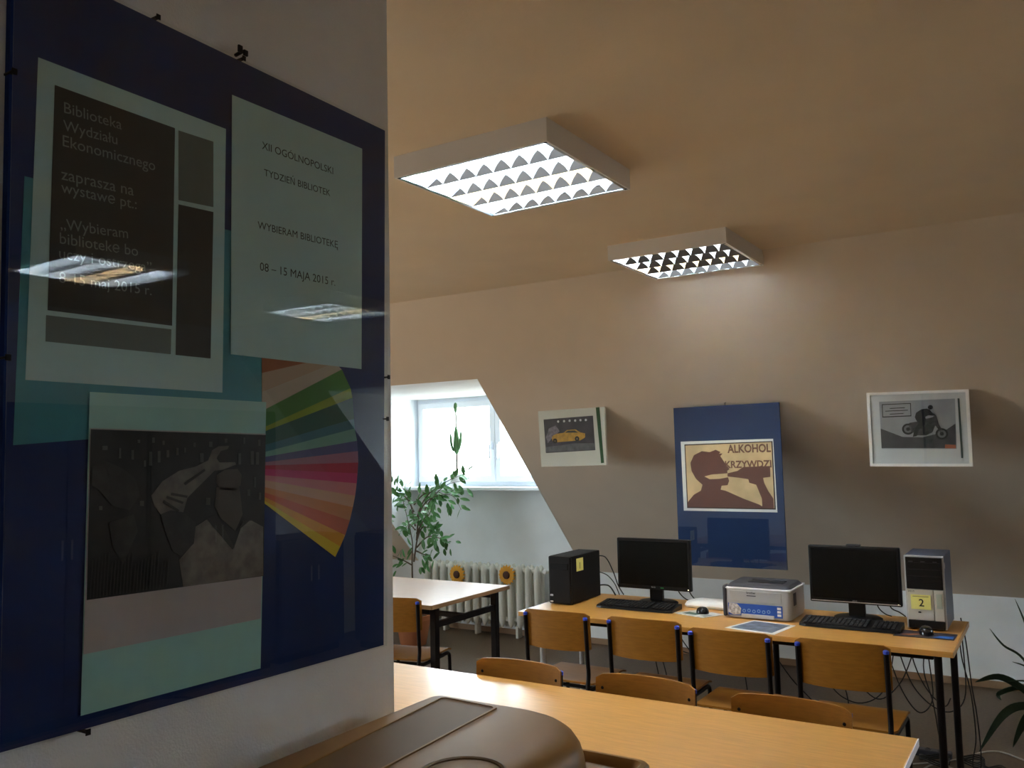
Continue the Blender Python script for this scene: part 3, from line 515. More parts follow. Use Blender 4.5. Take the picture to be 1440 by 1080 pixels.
# computer desk
DZ = .75
dk = root('computer_desk', 'long beech computer desk with thin round dark legs below the pictures', 'desk', (-1.45, 4.28, 0))
MB().bbox(-2.475, -.412, 3.922, 4.622, .727, .75, .002, 1).mk('tabletop', C_TOP, dk)
MB().box(-2.479, -2.475, 3.922, 4.622, .7275, .7495).mk('edge_band', C_EDGE, dk, label='pale edge band')
MB().box(-2.475, -.412, 3.9185, 3.9222, .7275, .7495).mk('edge_band', C_TOP, dk)
MB().box(-.412, -.4085, 3.922, 4.622, .7275, .7495).mk('edge_band', C_EDGEB, dk)
for x, y_, m in ((-.475, 3.985, C_STEEL), (-.475, 4.55, C_STEEL), (-2.455, 4.13, C_LEGW), (-2.455, 4.58, C_LEGW), (-1.30, 4.55, C_STEEL)):
    MB().tube([(x, y_, 0), (x, y_, .727)], .0155, 12).mk('leg', m, dk, smooth=True, label='pale grey leg' if m is C_LEGW else None)
for y_ in (3.985, 4.55): MB().bbox(-2.43, -.49, y_-.012, y_+.012, .70, .7268, .003, 1).mk('apron', C_STEEL, dk)
for x in (-.475, -2.44): MB().bbox(x-.01, x+.01, 4.0, 4.535, .70, .7266, .003, 1).mk('rail', C_STEEL, dk)

# ---------------------------------------------------------------- chairs
def make_chair(label, group):
    r = root('school_chair', label, 'chair', (0, 0, 0), group)
    W = .172; H = .775
    # seat: moulded plywood
    N = 10; vs = []; fs = []; th = .009
    for i in range(N+1):
        v = -1+2*i/N
        for j in range(N+1):
            u = -1+2*j/N; hw = .185-.012*(v < -.8)*abs(v+.8)*5
            x = u*hw; yy = -.165+(v+1)/2*.37
            z = .445-.010*(1-u*u)*(1-v*v) - .02*max(0, v-.7)**2*10*.6 + .008*max(0, -v-.6)
            vs += [(x, yy, z), (x, yy, z-th)]
    idx = lambda i, j, k: 2*(i*(N+1)+j)+k
    for i in range(N):
        for j in range(N):
            fs += [(idx(i, j, 0), idx(i, j+1, 0), idx(i+1, j+1, 0), idx(i+1, j, 0)), (idx(i, j, 1), idx(i+1, j, 1), idx(i+1, j+1, 1), idx(i, j+1, 1))]
    for i in range(N):
        fs += [(idx(i, 0, 0), idx(i+1, 0, 0), idx(i+1, 0, 1), idx(i, 0, 1)), (idx(i, N, 0), idx(i, N, 1), idx(i+1, N, 1), idx(i+1, N, 0)),
               (idx(0, i, 0), idx(0, i, 1), idx(0, i+1, 1), idx(0, i+1, 0)), (idx(N, i, 0), idx(N, i+1, 0), idx(N, i+1, 1), idx(N, i, 1))]
    MB().add(vs, fs).mk('seat', C_PLY, r, smooth=True)
    # curved plywood backrest, rounded corners, hollow towards the sitter
    NX, NZ = 16, 8; bw = .186; z0, z1 = .605, .797; vs = []; fs = []
    def by(u, z): return -.176-.030*(1-u*u)+(z-.45)*-.06
    for i in range(NZ+1):
        for j in range(NX+1):
            u = -1+2*j/NX; v = i/NZ; cr = .011
            top = z1-.006*abs(u)**3; bot = z0+.006*abs(u)**3
            e = max(0, abs(u)*bw-(bw-cr)); top -= cr-math.sqrt(max(0, cr*cr-e*e)); bot += (cr-math.sqrt(max(0, cr*cr-e*e)))*.7
            z = bot+(top-bot)*v; yy = by(u, z)
            vs += [(u*bw, yy+.0045, z), (u*bw, yy-.0045, z)]
    idx = lambda i, j, k: 2*(i*(NX+1)+j)+k
    for i in range(NZ):
        for j in range(NX):
            fs += [(idx(i, j, 0), idx(i, j+1, 0), idx(i+1, j+1, 0), idx(i+1, j, 0)), (idx(i, j, 1), idx(i+1, j, 1), idx(i+1, j+1, 1), idx(i, j+1, 1))]
    for i in range(NZ): fs += [(idx(i, 0, 0), idx(i+1, 0, 0), idx(i+1, 0, 1), idx(i, 0, 1)), (idx(i, NX, 0), idx(i, NX, 1), idx(i+1, NX, 1), idx(i+1, NX, 0))]
    for j in range(NX): fs += [(idx(0, j, 0), idx(0, j, 1), idx(0, j+1, 1), idx(0, j+1, 0)), (idx(NZ, j, 0), idx(NZ, j+1, 0), idx(NZ, j+1, 1), idx(NZ, j, 1))]
    MB().add(vs, fs).mk('backrest', C_PLY, r, smooth=True)
    for s in (-1, 1):
        x = s*W; rr_ = .0105
        yt = by(.93, .78)-.0155
        p = catmull([(x, yt, H-.012), (x, yt+.006, .68), (x, yt+.014, .56), (x, yt+.020, .50), (x, yt+.010, .44), (x, yt-.015, .25), (x, yt-.045, .012)], 4)
        MB().tube(p, rr_, 10).mk('leg', C_STEEL, r, smooth=True)
        MB().tube([(x, yt, H-.012), (x, yt, H-.001), (x, yt, H+.003)], [rr_+.0012, rr_+.0012, rr_*.6], 10).mk('cap', C_CAP, r, smooth=True, label='blue plastic cap')
        p = catmull([(x, .10, .412), (x, .165, .413), (x, .195, .405), (x, .207, .375), (x, .215, .2), (x, .222, .012)], 4)
        MB().tube(p, rr_, 10).mk('leg', C_STEEL, r, smooth=True)
        MB().tube([(x, yt+.01, .42), (x, .11, .412)], rr_, 10).mk('seat_rail', C_STEEL, r, smooth=True)
        for yy in (yt-.045, .222): MB().tube([(x, yy, 0), (x, yy, .022)], .0135, 10).mk('foot_cap', C_BLACK, r, smooth=True)
        for zz in (.65, .745):
            yb_ = by(.88, zz); MB().lathe([(.006, 0), (.005, .002), (.001, .003)], (s*.163, yb_+.0042, zz), 10, Matrix.Rotation(-PI/2, 3, 'X')).mk('bolt', C_STEEL, r, smooth=True)
    for yy, zz in ((-.12, .413), (.13, .409)): MB().tube([(-W, yy, zz), (W, yy, zz)], .009, 8).mk('cross_bar', C_STEEL, r, smooth=True)
    return r
def dup(o, label, group):
    r = o.copy(); COL.objects.link(r); r['label'] = label; r['group'] = group
    for ch in list(o.children):
        c = ch.copy(); COL.objects.link(c); c.parent = r
    return r
G1 = 'school chairs drawn up to the computer desk'; G2 = 'school chairs behind the long foreground table'
chair0 = make_chair('beech school chair at the computer desk left end, before the black tower', G1)
specs = [(-2.185, 4.015, 0, None, None, 1), (-1.715, 4.015, .02, 'beech school chair in front of the left monitor, second from the desk left end', G1, 1),
 (-1.27, 3.935, 0, 'beech school chair in front of the grey printer at the computer desk', G1, .99),
 (-.80, 3.93, .0, 'beech school chair nearest the right end of the computer desk, by tower number 2', G1, .99),
 (-1.785, 2.625, PI+.02, 'beech school chair facing us behind the long table, leftmost of the three', G2, 1),
 (-1.27, 2.625, PI, 'beech school chair facing us behind the long table, middle one of three', G2, 1),
 (-.765, 2.60, PI, 'beech school chair facing us behind the long table, nearest its right corner', G2, .99),
 (-3.275, 3.97, .22, 'beech school chair pushed under the smaller pinkish table, cut off by the near wall', 'school chair at the small table', 1)]
for i, (x, yy, a, lb, g, s) in enumerate(specs):
    c = chair0 if i == 0 else dup(chair0, lb, g)
    c.location = (x, yy, 0); c.rotation_euler = (0, 0, a)

# ---------------------------------------------------------------- radiator
rd = root('radiator', 'white cast iron column radiator under the dormer window', 'radiator', (-4.4, 6.37, 0))
n = 14; p = 1.27/n
sec = None
for i in range(n):
    xc = -5.03+p*(i+.5); hw = .0285
    if sec is None:
        b = MB()
        prof = [(.085, .10), (.10, .55), (.115, .80), (.14, .95), (.18, 1), (.50, 1), (.555, 1), (.585, .93), (.605, .75), (.618, .45), (.624, .1)]
        for yo in (-.032, .032):
            vs = []; fs = []; K = 12
            for z, k in prof:
                for q in range(K):
                    a = 2*PI*q/K; vs.append((xc+hw*k*math.cos(a), 6.37+yo+.030*max(k, .5)*math.sin(a), z))
            for a in range(len(prof)-1):
                for q in range(K): fs.append((a*K+q, a*K+(q+1) % K, (a+1)*K+(q+1) % K, (a+1)*K+q))
            fs += [tuple(range(K-1, -1, -1)), tuple(range((len(prof)-1)*K, len(prof)*K))]
            b.add(vs, fs)
        sec = b.mk('section', C_RAD, rd, smooth=True); x_first = xc
    else:
        c = sec.copy(); COL.objects.link(c); c.location.x = xc-x_first
for z in (.15, .575): MB().tube([(-5.02, 6.37, z), (-3.77, 6.37, z)], .022, 10).mk('header_pipe', C_RAD, rd, smooth=True)
for x in (-4.8, -4.45, -4.02): MB().bbox(x-.012, x+.012, 6.335, 6.405, 0, .10, .003).mk('foot', C_RAD, rd)
vl = MB().tube([(-3.77, 6.37, .575), (-3.60, 6.37, .585), (-3.50, 6.40, .585), (-3.46, YK-.02, .585), (-3.46, YK-.02, .05)], .011, 10).mk('supply_pipe', C_RAD, rd, smooth=True)
MB().tube([(-3.715, 6.30, .585), (-3.715, 6.335, .585), (-3.715, 6.36, .583)], [.018, .022, .016], 12).mk('valve_knob', C_CPOT, rd, smooth=True)
MB().tube([(-3.67, 6.355, .585), (-3.63, 6.36, .585)], .02, 8).mk('valve_nut', C_STEEL, rd, smooth=True)
for x, z, lb in ((-4.615, .515, 'artificial sunflower stuck on the radiator, left one of two'), (-4.085, .54, 'artificial sunflower stuck on the radiator, right one of two')):
    f = root('sunflower', lb, 'flower', (x, 6.29, z), group='artificial sunflowers on the radiator')
    ct = (x, 6.29, z)
    MB().lathe([(.034, 0), (.034, .008), (.028, .016), (.01, .02)], ct, 16, Matrix.Rotation(PI/2, 3, 'X')).mk('flower_centre', C_SEED, f, smooth=True)
    pm = None
    for k in range(16):
        a = 2*PI*k/16
        if pm is None:
            P = [(-.006, .026), (-.016, .05), (-.012, .072), (0, .088), (.012, .072), (.016, .05), (.006, .026)]
            pm = MB().prism([(u, v) for u, v in P], lambda u, v, t: (x+u, 6.29+t+(.012 if v > .08 else 0), z+v), -.002, .001).mk('petal', C_PETAL, f, smooth=False)
        else:
            c = pm.copy(); COL.objects.link(c); c.rotation_euler = (0, a, 0); c.location.y = .002*(k % 2)
    MB().box(x-.02, x+.02, 6.291, 6.306, z-.02, z+.02).mk('clip', C_STEEL, f)

# ---------------------------------------------------------------- unseen cupboards added by the right wall to darken the board glass reflection
c_cup = mat('dark_cupboard', (.055, .030, .018), .5)
for k, (ya, lb_) in enumerate(((.2, 'added unseen dark wooden cupboard at the right wall, nearest the camera'), (1.32, 'added unseen dark wooden cupboard at the right wall, second from the camera'), (2.44, 'added unseen dark wooden cupboard at the right wall, third from the camera'), (3.56, 'added unseen dark wooden cupboard at the right wall, nearest the sloping wall'))):
    q = root('cupboard', lb_, 'cupboard', (3.18, ya+.55, 0), group='added dark cupboards along the right wall')
    MB().bbox(3.0, 3.39, ya, ya+1.1, .06, 1.95, .004).mk('body', c_cup, q); MB().box(3.03, 3.38, ya+.02, ya+1.08, 0, .06).mk('plinth', C_BLACK, q)
    for s in (0, 1):
        d_ = MB().bbox(2.98, 3.0, ya+.01+.545*s, ya+.545+.545*s, .08, 1.93, .003).mk('door', c_cup, q)
        MB().tube([(2.965, ya+.52+.06*s, 1.0), (2.965, ya+.52+.06*s, 1.12)], .006, 8).mk('handle', C_SILVER, d_)

for k, (xa, xb, ya, yb_, fx, lb_) in enumerate(((3.0, 3.39, 4.70, 5.40, 0, 'added unseen low dark cupboard at the right wall, under the slope'),
        (1.0, 1.94, 5.45, 5.85, 1, 'added unseen low dark cupboard before the right dormer, its left one'), (1.96, 2.90, 5.45, 5.85, 1, 'added unseen low dark cupboard before the right dormer, its right one'))):
    q = root('added_low_cupboard', lb_, 'cupboard', ((xa+xb)/2, (ya+yb_)/2, 0), group='added low dark cupboards under the slope')  # added out of view so the lower board glass mirrors something dark
    MB().bbox(xa, xb, ya, yb_, .06, .95, .004).mk('body', c_cup, q); MB().box(xa+.03, xb-.02, ya+.03, yb_-.02, 0, .06).mk('plinth', C_BLACK, q)
    for s in (0, 1):
        if fx: m_ = (xb-xa)/2; d_ = MB().bbox(xa+m_*s+.006, xa+m_*(s+1)-.006, ya-.02, ya, .08, .93, .003).mk('door', c_cup, q); MB().tube([(xa+m_-.04+.08*s, ya-.035, .6), (xa+m_-.04+.08*s, ya-.035, .72)], .006, 8).mk('handle', C_SILVER, d_)
        else: m_ = (yb_-ya)/2; d_ = MB().bbox(xa-.02, xa, ya+m_*s+.006, ya+m_*(s+1)-.006, .08, .93, .003).mk('door', c_cup, q); MB().tube([(xa-.035, ya+m_-.04+.08*s, .6), (xa-.035, ya+m_-.04+.08*s, .72)], .006, 8).mk('handle', C_SILVER, d_)

# ---------------------------------------------------------------- cactus on the sill
cx, cy, cz = -4.645, 6.36, 1.292
ca = root('cactus', 'tall thin cactus in a white pot on the dormer window sill', 'plant', (cx, cy, cz))
MB().lathe([(.048, 0), (.060, .02), (.072, .10), (.075, .115), (.066, .115), (.063, .10), (.01, .10)], (cx, cy, cz), 20).mk('pot', C_CPOT, ca, smooth=True)
MB().lathe([(.062, .098), (.062, .104), (.01, .108)], (cx, cy, cz), 16).mk('soil', C_SOIL, ca)
MB().tube([(cx, cy, cz+.10), (cx, cy, 1.50), (cx+.003, cy, 1.60)], .010, 8).mk('stem', C_STEM, ca, smooth=True)
MB().tube([(cx+.003, cy, 1.585), (cx+.002, cy, 1.61), (cx, cy, 1.67), (cx, cy, 1.74), (cx-.002, cy, 1.80), (cx-.003, cy, 1.84)], [.008, .026, .032, .027, .018, .008], 10).mk('column', C_CACT, ca, smooth=True)
for dx, z0, z1 in ((-.055, 1.61, 1.78), (.060, 1.62, 1.80), (.03, 1.61, 1.74)):
    MB().tube([(cx, cy, z0), (cx+dx*.6, cy-.01, z0+.015), (cx+dx*.9, cy-.012, z0+.07), (cx+dx, cy-.012, z1-.03), (cx+dx, cy-.012, z1)], [.008, .011, .013, .011, .004], 8).mk('arm', C_CACT, ca, smooth=True)
MB().tube([(cx-.003, cy, 1.83), (cx+.002, cy, 1.92), (cx-.004, cy, 1.98)], [.008, .010, .009], 8).mk('pale_stalk', mat('pale_stalk', (.55, .56, .50), .7), ca, smooth=True)
MB().tube([(cx-.004, cy, 1.97), (cx-.006, cy, 2.0), (cx-.004, cy, 2.045), (cx-.004, cy, 2.06)], [.010, .017, .015, .004], 8).mk('tip', C_CACT, ca, smooth=True)

# ---------------------------------------------------------------- potted tree by the window
tyx, ty = -4.68, 5.75
pt = root('potted_tree', 'leafy green potted tree below the dormer window, behind the small table', 'plant', (tyx, ty, 0))
MB().lathe([(.10, 0), (.11, .01), (.145, .21), (.155, .212), (.155, .25), (.14, .25), (.138, .22), (.02, .22)], (tyx, ty, 0), 24).mk('pot', C_TERRA, pt, smooth=True)
MB().lathe([(.137, .218), (.136, .226), (.02, .23)], (tyx, ty, 0), 20).mk('soil', C_SOIL, pt)
brs = D['branches']; tips = []
rnd = random.Random(3)
trunk = MB().tube(catmull([(tyx, ty, .22), (tyx+.01, ty, .40), (brs[0][0][0], ty, brs[0][0][1])], 4), [.012]*9, 7).mk('trunk', C_STEM, pt, smooth=True)
for bi, br in enumerate(brs):
    dyy = rnd.uniform(-.28, .28); k = len(br)-1
    P = catmull([(a, ty+dyy*(i/k)**1.3, z) for i, (a, z) in enumerate(br)], 6)
    MB().tube(P, [.0075*(1-.8*i/(len(P)-1)) for i in range(len(P))], 6).mk('branch', C_STEM, pt, smooth=True)
    tips.append(P)
def leaf_mesh(L, Wd):
    vs = []; fs = []; K = 6
    for i in range(K+1):
        t = i/K; w_ = Wd*math.sin(PI*min(1, t*.93+.05))**.8; z = -.12*L*t*t
        vs += [(L*t, -w_, z+.10*w_), (L*t, 0, z-.12*w_), (L*t, w_, z+.10*w_)]
    for i in range(K): fs += [(3*i, 3*i+1, 3*i+4, 3*i+3), (3*i+1, 3*i+2, 3*i+5, 3*i+4)]
    me = bpy.data.meshes.new('leaf'); me.from_pydata(vs, [], fs); me.materials.append(C_LEAF)
    me.polygons.foreach_set('use_smooth', [True]*len(me.polygons)); return me
lms = [leaf_mesh(.075, .017), leaf_mesh(.06, .015), leaf_mesh(.088, .019)]
cnt = 0
for bi, P in enumerate(tips):
    n0 = int(len(P)*(.62 if bi == 0 else .30)); want = 21
    for q in range(want):
        t = n0+(len(P)-1-n0)*(q+.5)/want; i = min(int(t), len(P)-2); a = P[i].lerp(P[i+1], t-i); d = (P[i+1]-P[i]).normalized()
        # leaves sit on little side twigs, some way off the branch
        sd = 1 if q % 2 else -1
        side = Vector((d.z, 0, -d.x))*sd
        off = rnd.uniform(0, .10)*(1 if q % 3 else 0)
        pos = a+side*off+Vector((rnd.uniform(-.01, .01), rnd.uniform(-.06, .06), -off*.25))
        dirv = (d*rnd.uniform(.2, .8)+side*rnd.uniform(.5, 1)+Vector((0, rnd.uniform(-.6, .6), rnd.uniform(-.55, .1)))).normalized()
        o = bpy.data.objects.new('leaf', lms[rnd.randrange(3)]); COL.objects.link(o); o.parent = pt
        Z = Vector((rnd.uniform(-.7, .7), -.6, .8)); Yv = Z.cross(dirv).normalized(); Zv = dirv.cross(Yv)
        mm = Matrix((dirv, Yv, Zv)).transposed().to_4x4(); mm.translation = pos-Vector((tyx, ty, 0)); o.matrix_local = mm; cnt += 1

# ---------------------------------------------------------------- strap-leaved plant at the right
sx_, sy_ = .02, 4.72
sp = root('strap_leaf_plant', 'dark strap-leaved potted plant at the right edge, by the knee wall', 'plant', (sx_, sy_, 0))
MB().lathe([(.09, 0), (.10, .01), (.125, .22), (.135, .222), (.135, .25), (.12, .25), (.118, .22), (.02, .22)], (sx_, sy_, 0), 24).mk('pot', C_TERRA, sp, smooth=True)
MB().lathe([(.117, .218), (.116, .226), (.02, .23)], (sx_, sy_, 0), 20).mk('soil', C_SOIL, sp)
def strap(P, wmax, yo):
    P = [Vector((sx_, sy_, .225))]+[Vector((a, b+yo*(i+1)/len(P), z)) for i, (a, b, z) in enumerate(P)]
    C = catmull(P, 6); vs = []; fs = []; n_ = len(C)
    for i, c in enumerate(C):
        t = (C[min(i+1, n_-1)]-C[max(i-1, 0)]).normalized(); s = Vector((-t.z, .45, t.x)).normalized(); u = i/(n_-1)
        w_ = wmax*(min(1, .35+u*1.4) if u < .6 else max(.04, 1-((u-.6)/.4)**2)); nrm = t.cross(s)*.002
        vs += [c-s*w_, c+Vector((0, 0, -w_*.35)), c+s*w_, c-s*w_+nrm, c+Vector((0, 0, -w_*.35))+nrm*1.2, c+s*w_+nrm]
    for i in range(n_-1):
        a = 6*i; b_ = a+6
        fs += [(a, a+1, b_+1, b_), (a+1, a+2, b_+2, b_+1), (a+4, a+3, b_+3, b_+4), (a+5, a+4, b_+4, b_+5), (a, b_, b_+3, a+3), (a+2, a+5, b_+5, b_+2)]
    fs += [(0, 3, 4, 1), (1, 4, 5, 2), (6*n_-6, 6*n_-5, 6*n_-2, 6*n_-3), (6*n_-5, 6*n_-4, 6*n_-1, 6*n_-2)]
    MB().add(vs, fs).mk('leaf', C_LEAFD, sp, smooth=True)
for k, (P, wd) in enumerate(zip(D['strap'], (.020, .022, .020, .006, .005, .005, .005, .013))): strap(P, wd, random.uniform(-.08, .08))
for P in ([(.1, 4.75, .5), (.22, 4.8, .62), (.34, 4.82, .5)], [(.08, 4.7, .6), (.12, 4.72, .8), (.14, 4.75, 1.0)], [(.0, 4.62, .5), (-.02, 4.5, .6), (-.02, 4.38, .5)], [(.08, 4.8, .5), (.14, 4.95, .6), (.16, 5.1, .5)]): strap(P, .018, 0)

# ---------------------------------------------------------------- things on the computer desk
T = DZ
# black tower
bt = root('computer_tower', 'small black computer tower with a yellow note, at the left end of the desk', 'computer', (-2.37, 4.36, T))
TX0, TX1, TY0, TY1, TZ = -2.44, -2.30, 4.185, 4.545, T+.263
MB().bbox(TX0, TX1, TY0+.02, TY1, T+.004, TZ, .004).mk('case', C_BLACKM, bt)
MB().bbox(TX0, TX1, TY0, TY0+.022, T+.004, TZ, .008, 3).mk('front_panel', C_BLACK, bt)
MB().bbox(TX0+.015, TX1-.015, TY0-.003, TY0+.004, T+.19, T+.225, .002).mk('drive_door', C_BLACKM, bt)
MB().bbox(TX0+.01, TX0+.028, TY0-.004, TY0+.004, T+.045, T+.055, .002).mk('button', C_SILVER, bt, label='silver button')
MB().bbox(TX0+.01, TX0+.028, TY0-.004, TY0+.004, T+.012, T+.02, .002).mk('button', C_SILVER, bt, label='silver button')
for x, y_ in ((TX0+.02, TY0+.04), (TX1-.02, TY0+.04), (TX0+.02, TY1-.04), (TX1-.02, TY1-.04)): MB().tube([(x, y_, T), (x, y_, T+.005)], .01, 8).mk('foot', C_BLACK, bt)
n1 = MB().box(TX1+.0004, TX1+.0012, 4.255, 4.335, T+.175, T+.245).mk('sticky_note', C_NOTE, None, base=(TX1+.0004, 4.295, T+.175))
tag(n1, 'yellow sticky note marked 1 on the black computer tower', 'note')
text('lettering', '1', C_INK, n1, (TX1+.0015, 4.293, T+.187), (0, 1, 0), (0, 0, 1), height=.035)
# silver / navy tower
st2 = root('computer_tower', 'taller navy and silver computer tower at the right end of the desk', 'computer', (-.55, 4.47, T))
SX0, SX1, SY0, SY1, SZ = -.634, -.470, 4.322, 4.64, T+.332
MB().bbox(SX0, SX1, SY0+.025, SY1-.02, T+.006, SZ, .003).mk('case', C_NAVY, st2)
MB().bbox(SX0, SX1, SY0+.008, SY0+.027, T+.006, SZ, .003).mk('front_frame', C_SILVER, st2)
MB().bbox(SX0+.007, SX1-.007, SY0, SY0+.01, T+.183, SZ-.007, .002).mk('drive_panel', C_BLACK, st2)
for z in (.215, .245, .275): MB().bbox(SX0+.012, SX1-.012, SY0-.002, SY0+.002, T+z, T+z+.026, .001).mk('drive_bay', C_BLACK, st2)
for k in range(3): MB().box(SX0+.02+.05*k, SX0+.038+.05*k, SY0-.0012, SY0+.0002, SZ-.028, SZ-.024).mk('mark', C_DGREY, st2)
MB().bbox(SX0+.007, SX0+.115, SY0, SY0+.01, T+.045, T+.181, .002).mk('lower_panel', mat('cream_silver', (.60, .57, .50), .4), st2)
MB().bbox(SX0+.118, SX1-.007, SY0, SY0+.01, T+.045, T+.181, .002).mk('lower_panel', mat('cream_silver', (.6, .6, .5), .4), st2)
MB().bbox(SX0+.127, SX1-.014, SY0-.002, SY0+.001, T+.10, T+.165, .001).mk('sticker', mat('pale_green_sticker', (.42, .47, .40), .5), st2)
MB().bbox(SX0+.007, SX1-.007, SY0, SY0+.01, T+.008, T+.043, .002).mk('base_panel', C_BLACK, st2)
MB().bbox(SX0+.05, SX0+.062, SY0-.003, SY0+.001, T+.077, T+.083, .001).mk('button', C_BLACK, st2, label='black button')
MB().bbox(SX1-.001, SX1+.003, SY0+.02, SY0+.032, SZ-.055, SZ-.03, .001).mk('latch', C_SILVER, st2)
text('lettering', 'ASUS', C_DGREY, st2, (SX0+.012, SY0-.0007, T+.168), (1, 0, 0), (0, 0, 1), width=.026)
for x, y_ in ((SX0+.02, SY0+.04), (SX1-.02, SY0+.04), (SX0+.02, SY1-.05), (SX1-.02, SY1-.05)): MB().tube([(x, y_, T), (x, y_, T+.007)], .01, 8).mk('foot', C_BLACK, st2)
n2 = MB().box(SX0+.022, SX0+.104, SY0-.0038, SY0-.003, T+.093, T+.158).mk('sticky_note', C_NOTE, None, base=(SX0+.06, SY0-.003, T+.093))
tag(n2, 'yellow sticky note marked 2 on the navy and silver tower', 'note')
text('lettering', '2', C_INK, n2, (SX0+.055, SY0-.0042, T+.107), (1, 0, 0), (0, 0, 1), height=.033, bold=.01)
MB().box(SX0+.03, SX0+.096, SY0-.0042, SY0-.0039, T+.149, T+.151).mk('printed_line', C_DGREY, n2)

def monitor(x0, x1, yf, z0, z1, label, silver, logo, cam_=False):
    r = root('monitor', label, 'monitor', ((x0+x1)/2, yf+.08, T)); xc = (x0+x1)/2
    MB().bbox(x0, x1, yf, yf+.03, z0, z1, .005).mk('bezel', C_BLACK, r)
    MB().bbox(x0+.05, x1-.05, yf+.028, yf+.06, z0+.04, z1-.04, .012).mk('back_cover', C_BLACKM, r)
    MB().box(x0+.014, x1-.014, yf-.0008, yf+.001, z0+.022, z1-.014).mk('screen', C_SCREEN, r, label='dark switched-off screen')
    MB().bbox(xc-.038, xc+.038, yf+.03, yf+.055, T+.012, z0+.08, .004).mk('stand_neck', C_BLACK, r)
    MB().lathe([(.11, 0), (.112, .006), (.10, .012), (.05, .016), (.02, .018)], (0, 0, 0), 28).mk('stand_base', C_BLACK, r, smooth=True)
    bs = [c for c in r.children if c.name.startswith('stand_base')][0]; bs.data.transform(Matrix.Translation(RL[r.name])); bs.data.transform(Matrix.Diagonal((1, .75, 1, 1))); bs.location = (0, -.02, 0)
    if silver: MB().box(x0+.006, x1-.006, yf-.0016, yf, z0+.006, z0+.010).mk('trim', mat('bright_trim', (.8, .8, .8), .3, metal=.6), r, label='silver line along the bottom')
    text('lettering', logo, C_SILVER, r, (xc-.012, yf-.001, z0+.011), (1, 0, 0), (0, 0, 1), width=.022)
    MB().box(x1-.018, x1-.013, yf-.0012, yf, z0+.008, z0+.012).mk('power_light', mat('power_light', (.8, .7, .5), .4, emit=(1, .85, .6), estr=1.5), r)
    if cam_:
        MB().bbox(xc-.03, xc+.035, yf, yf+.03, z1, z1+.009, .003).mk('webcam', C_DGREY, r, label='low webcam bar on the top edge')
    else: MB().box(xc+.04, xc+.058, yf-.0012, yf, z0+.009, z0+.015).mk('green_sticker', mat('green_sticker', (.03, .3, .08), .5), r)
    return r
monitor(-2.128, -1.70, 4.42, T+.078, T+.352, 'black monitor on the left half of the desk beside the small black tower', False, 'BenQ')
monitor(-1.083, -.665, 4.42, T+.078, T+.352, 'black monitor with a silver line, on the right beside the navy tower', True, 'ASUS', True)

def keyboard(x0, x1, y0, label):
    r = root('keyboard', label, 'keyboard', ((x0+x1)/2, y0+.08, T)); 
    y1 = y0+.16; b = MB()
    P = [(y0, .002), (y0+.002, .012), (y0+.02, .016), (y1-.01, .028), (y1, .024), (y1, .002)]
    n_ = 14; vs = []; fs = []
    for i in range(n_+1):
        u = i/n_; x = x0+(x1-x0)*u; e = min(u, 1-u)*(x1-x0); k = 0 if e > .02 else (.02-e)
        for a, c in P: vs.append((x, min(max(a, y0+k*.6), y1-k*.6), T+c))
    m_ = len(P)
    for i in range(n_):
        for j in range(m_): fs.append((i*m_+j, i*m_+(j+1) % m_, (i+1)*m_+(j+1) % m_, (i+1)*m_+j))
    fs += [tuple(range(m_)), tuple(range(n_*m_, n_*m_+m_))[::-1]]
    b.add(vs, fs).mk('case', C_BLACK, r)
    key = None
    for rw_ in range(6):
        yy = y0+.022+.0195*rw_+(.006 if rw_ == 5 else 0); zz = T+.0165+.012*(yy-y0-.02)/.13
        for c in range(20):
            xx = x0+.018+(x1-x0-.036)*(c+.5)/20
            if c in (14,) : continue
            if rw_ == 0 and 4 <= c <= 8:
                if c == 6: MB().bbox(xx-.045, xx+.045, yy-.007, yy+.007, zz, zz+.006, .0015, 1).mk('space_bar', C_KEY, r)
                continue
            if key is None:
                key = MB().bbox(xx-.0078, xx+.0078, yy-.0078, yy+.0078, zz, zz+.006, .0015, 1).mk('key', C_KEY, r); k0 = (xx, yy, zz)
            else:
                o = key.copy(); COL.objects.link(o); o.location = (xx-k0[0], yy-k0[1], zz-k0[2])
    MB().box(x1-.085, x1-.03, y1-.022, y1-.016, T+.0275, T+.0285).mk('indicator_strip', C_LGREY, r)
keyboard(-2.155, -1.722, 4.19, 'black keyboard in front of the left monitor')
keyboard(-1.083, -.645, 4.175, 'black keyboard in front of the right monitor')

# printer
px0, px1, py0, py1 = -1.462, -1.13, 4.235, 4.52
pr = root('printer', 'light grey laser printer with blue label in the middle of the desk', 'printer', ((px0+px1)/2, 4.37, T))
b = MB()                                             # rounded-corner body
def rrect(x0, x1, y0, y1, r, n_=5):
    out = []
    for cx_, cy_, a0 in ((x1-r, y1-r, 0), (x0+r, y1-r, PI/2), (x0+r, y0+r, PI), (x1-r, y0+r, 1.5*PI)):
        for k in range(n_+1): a = a0+PI/2*k/n_; out.append((cx_+r*math.cos(a), cy_+r*math.sin(a)))
    return out
def loft(rings, closed=True):
    vs = []; fs = []; k = len(rings[0][0])
    for poly, z in rings: vs += [(a, c, z) for a, c in poly]
    for i in range(len(rings)-1):
        for q in range(k): fs.append((i*k+q, i*k+(q+1) % k, (i+1)*k+(q+1) % k, (i+1)*k+q))
    fs += [tuple(range(k-1, -1, -1)), tuple(range((len(rings)-1)*k, len(rings)*k))]
    return MB().add(vs, fs)
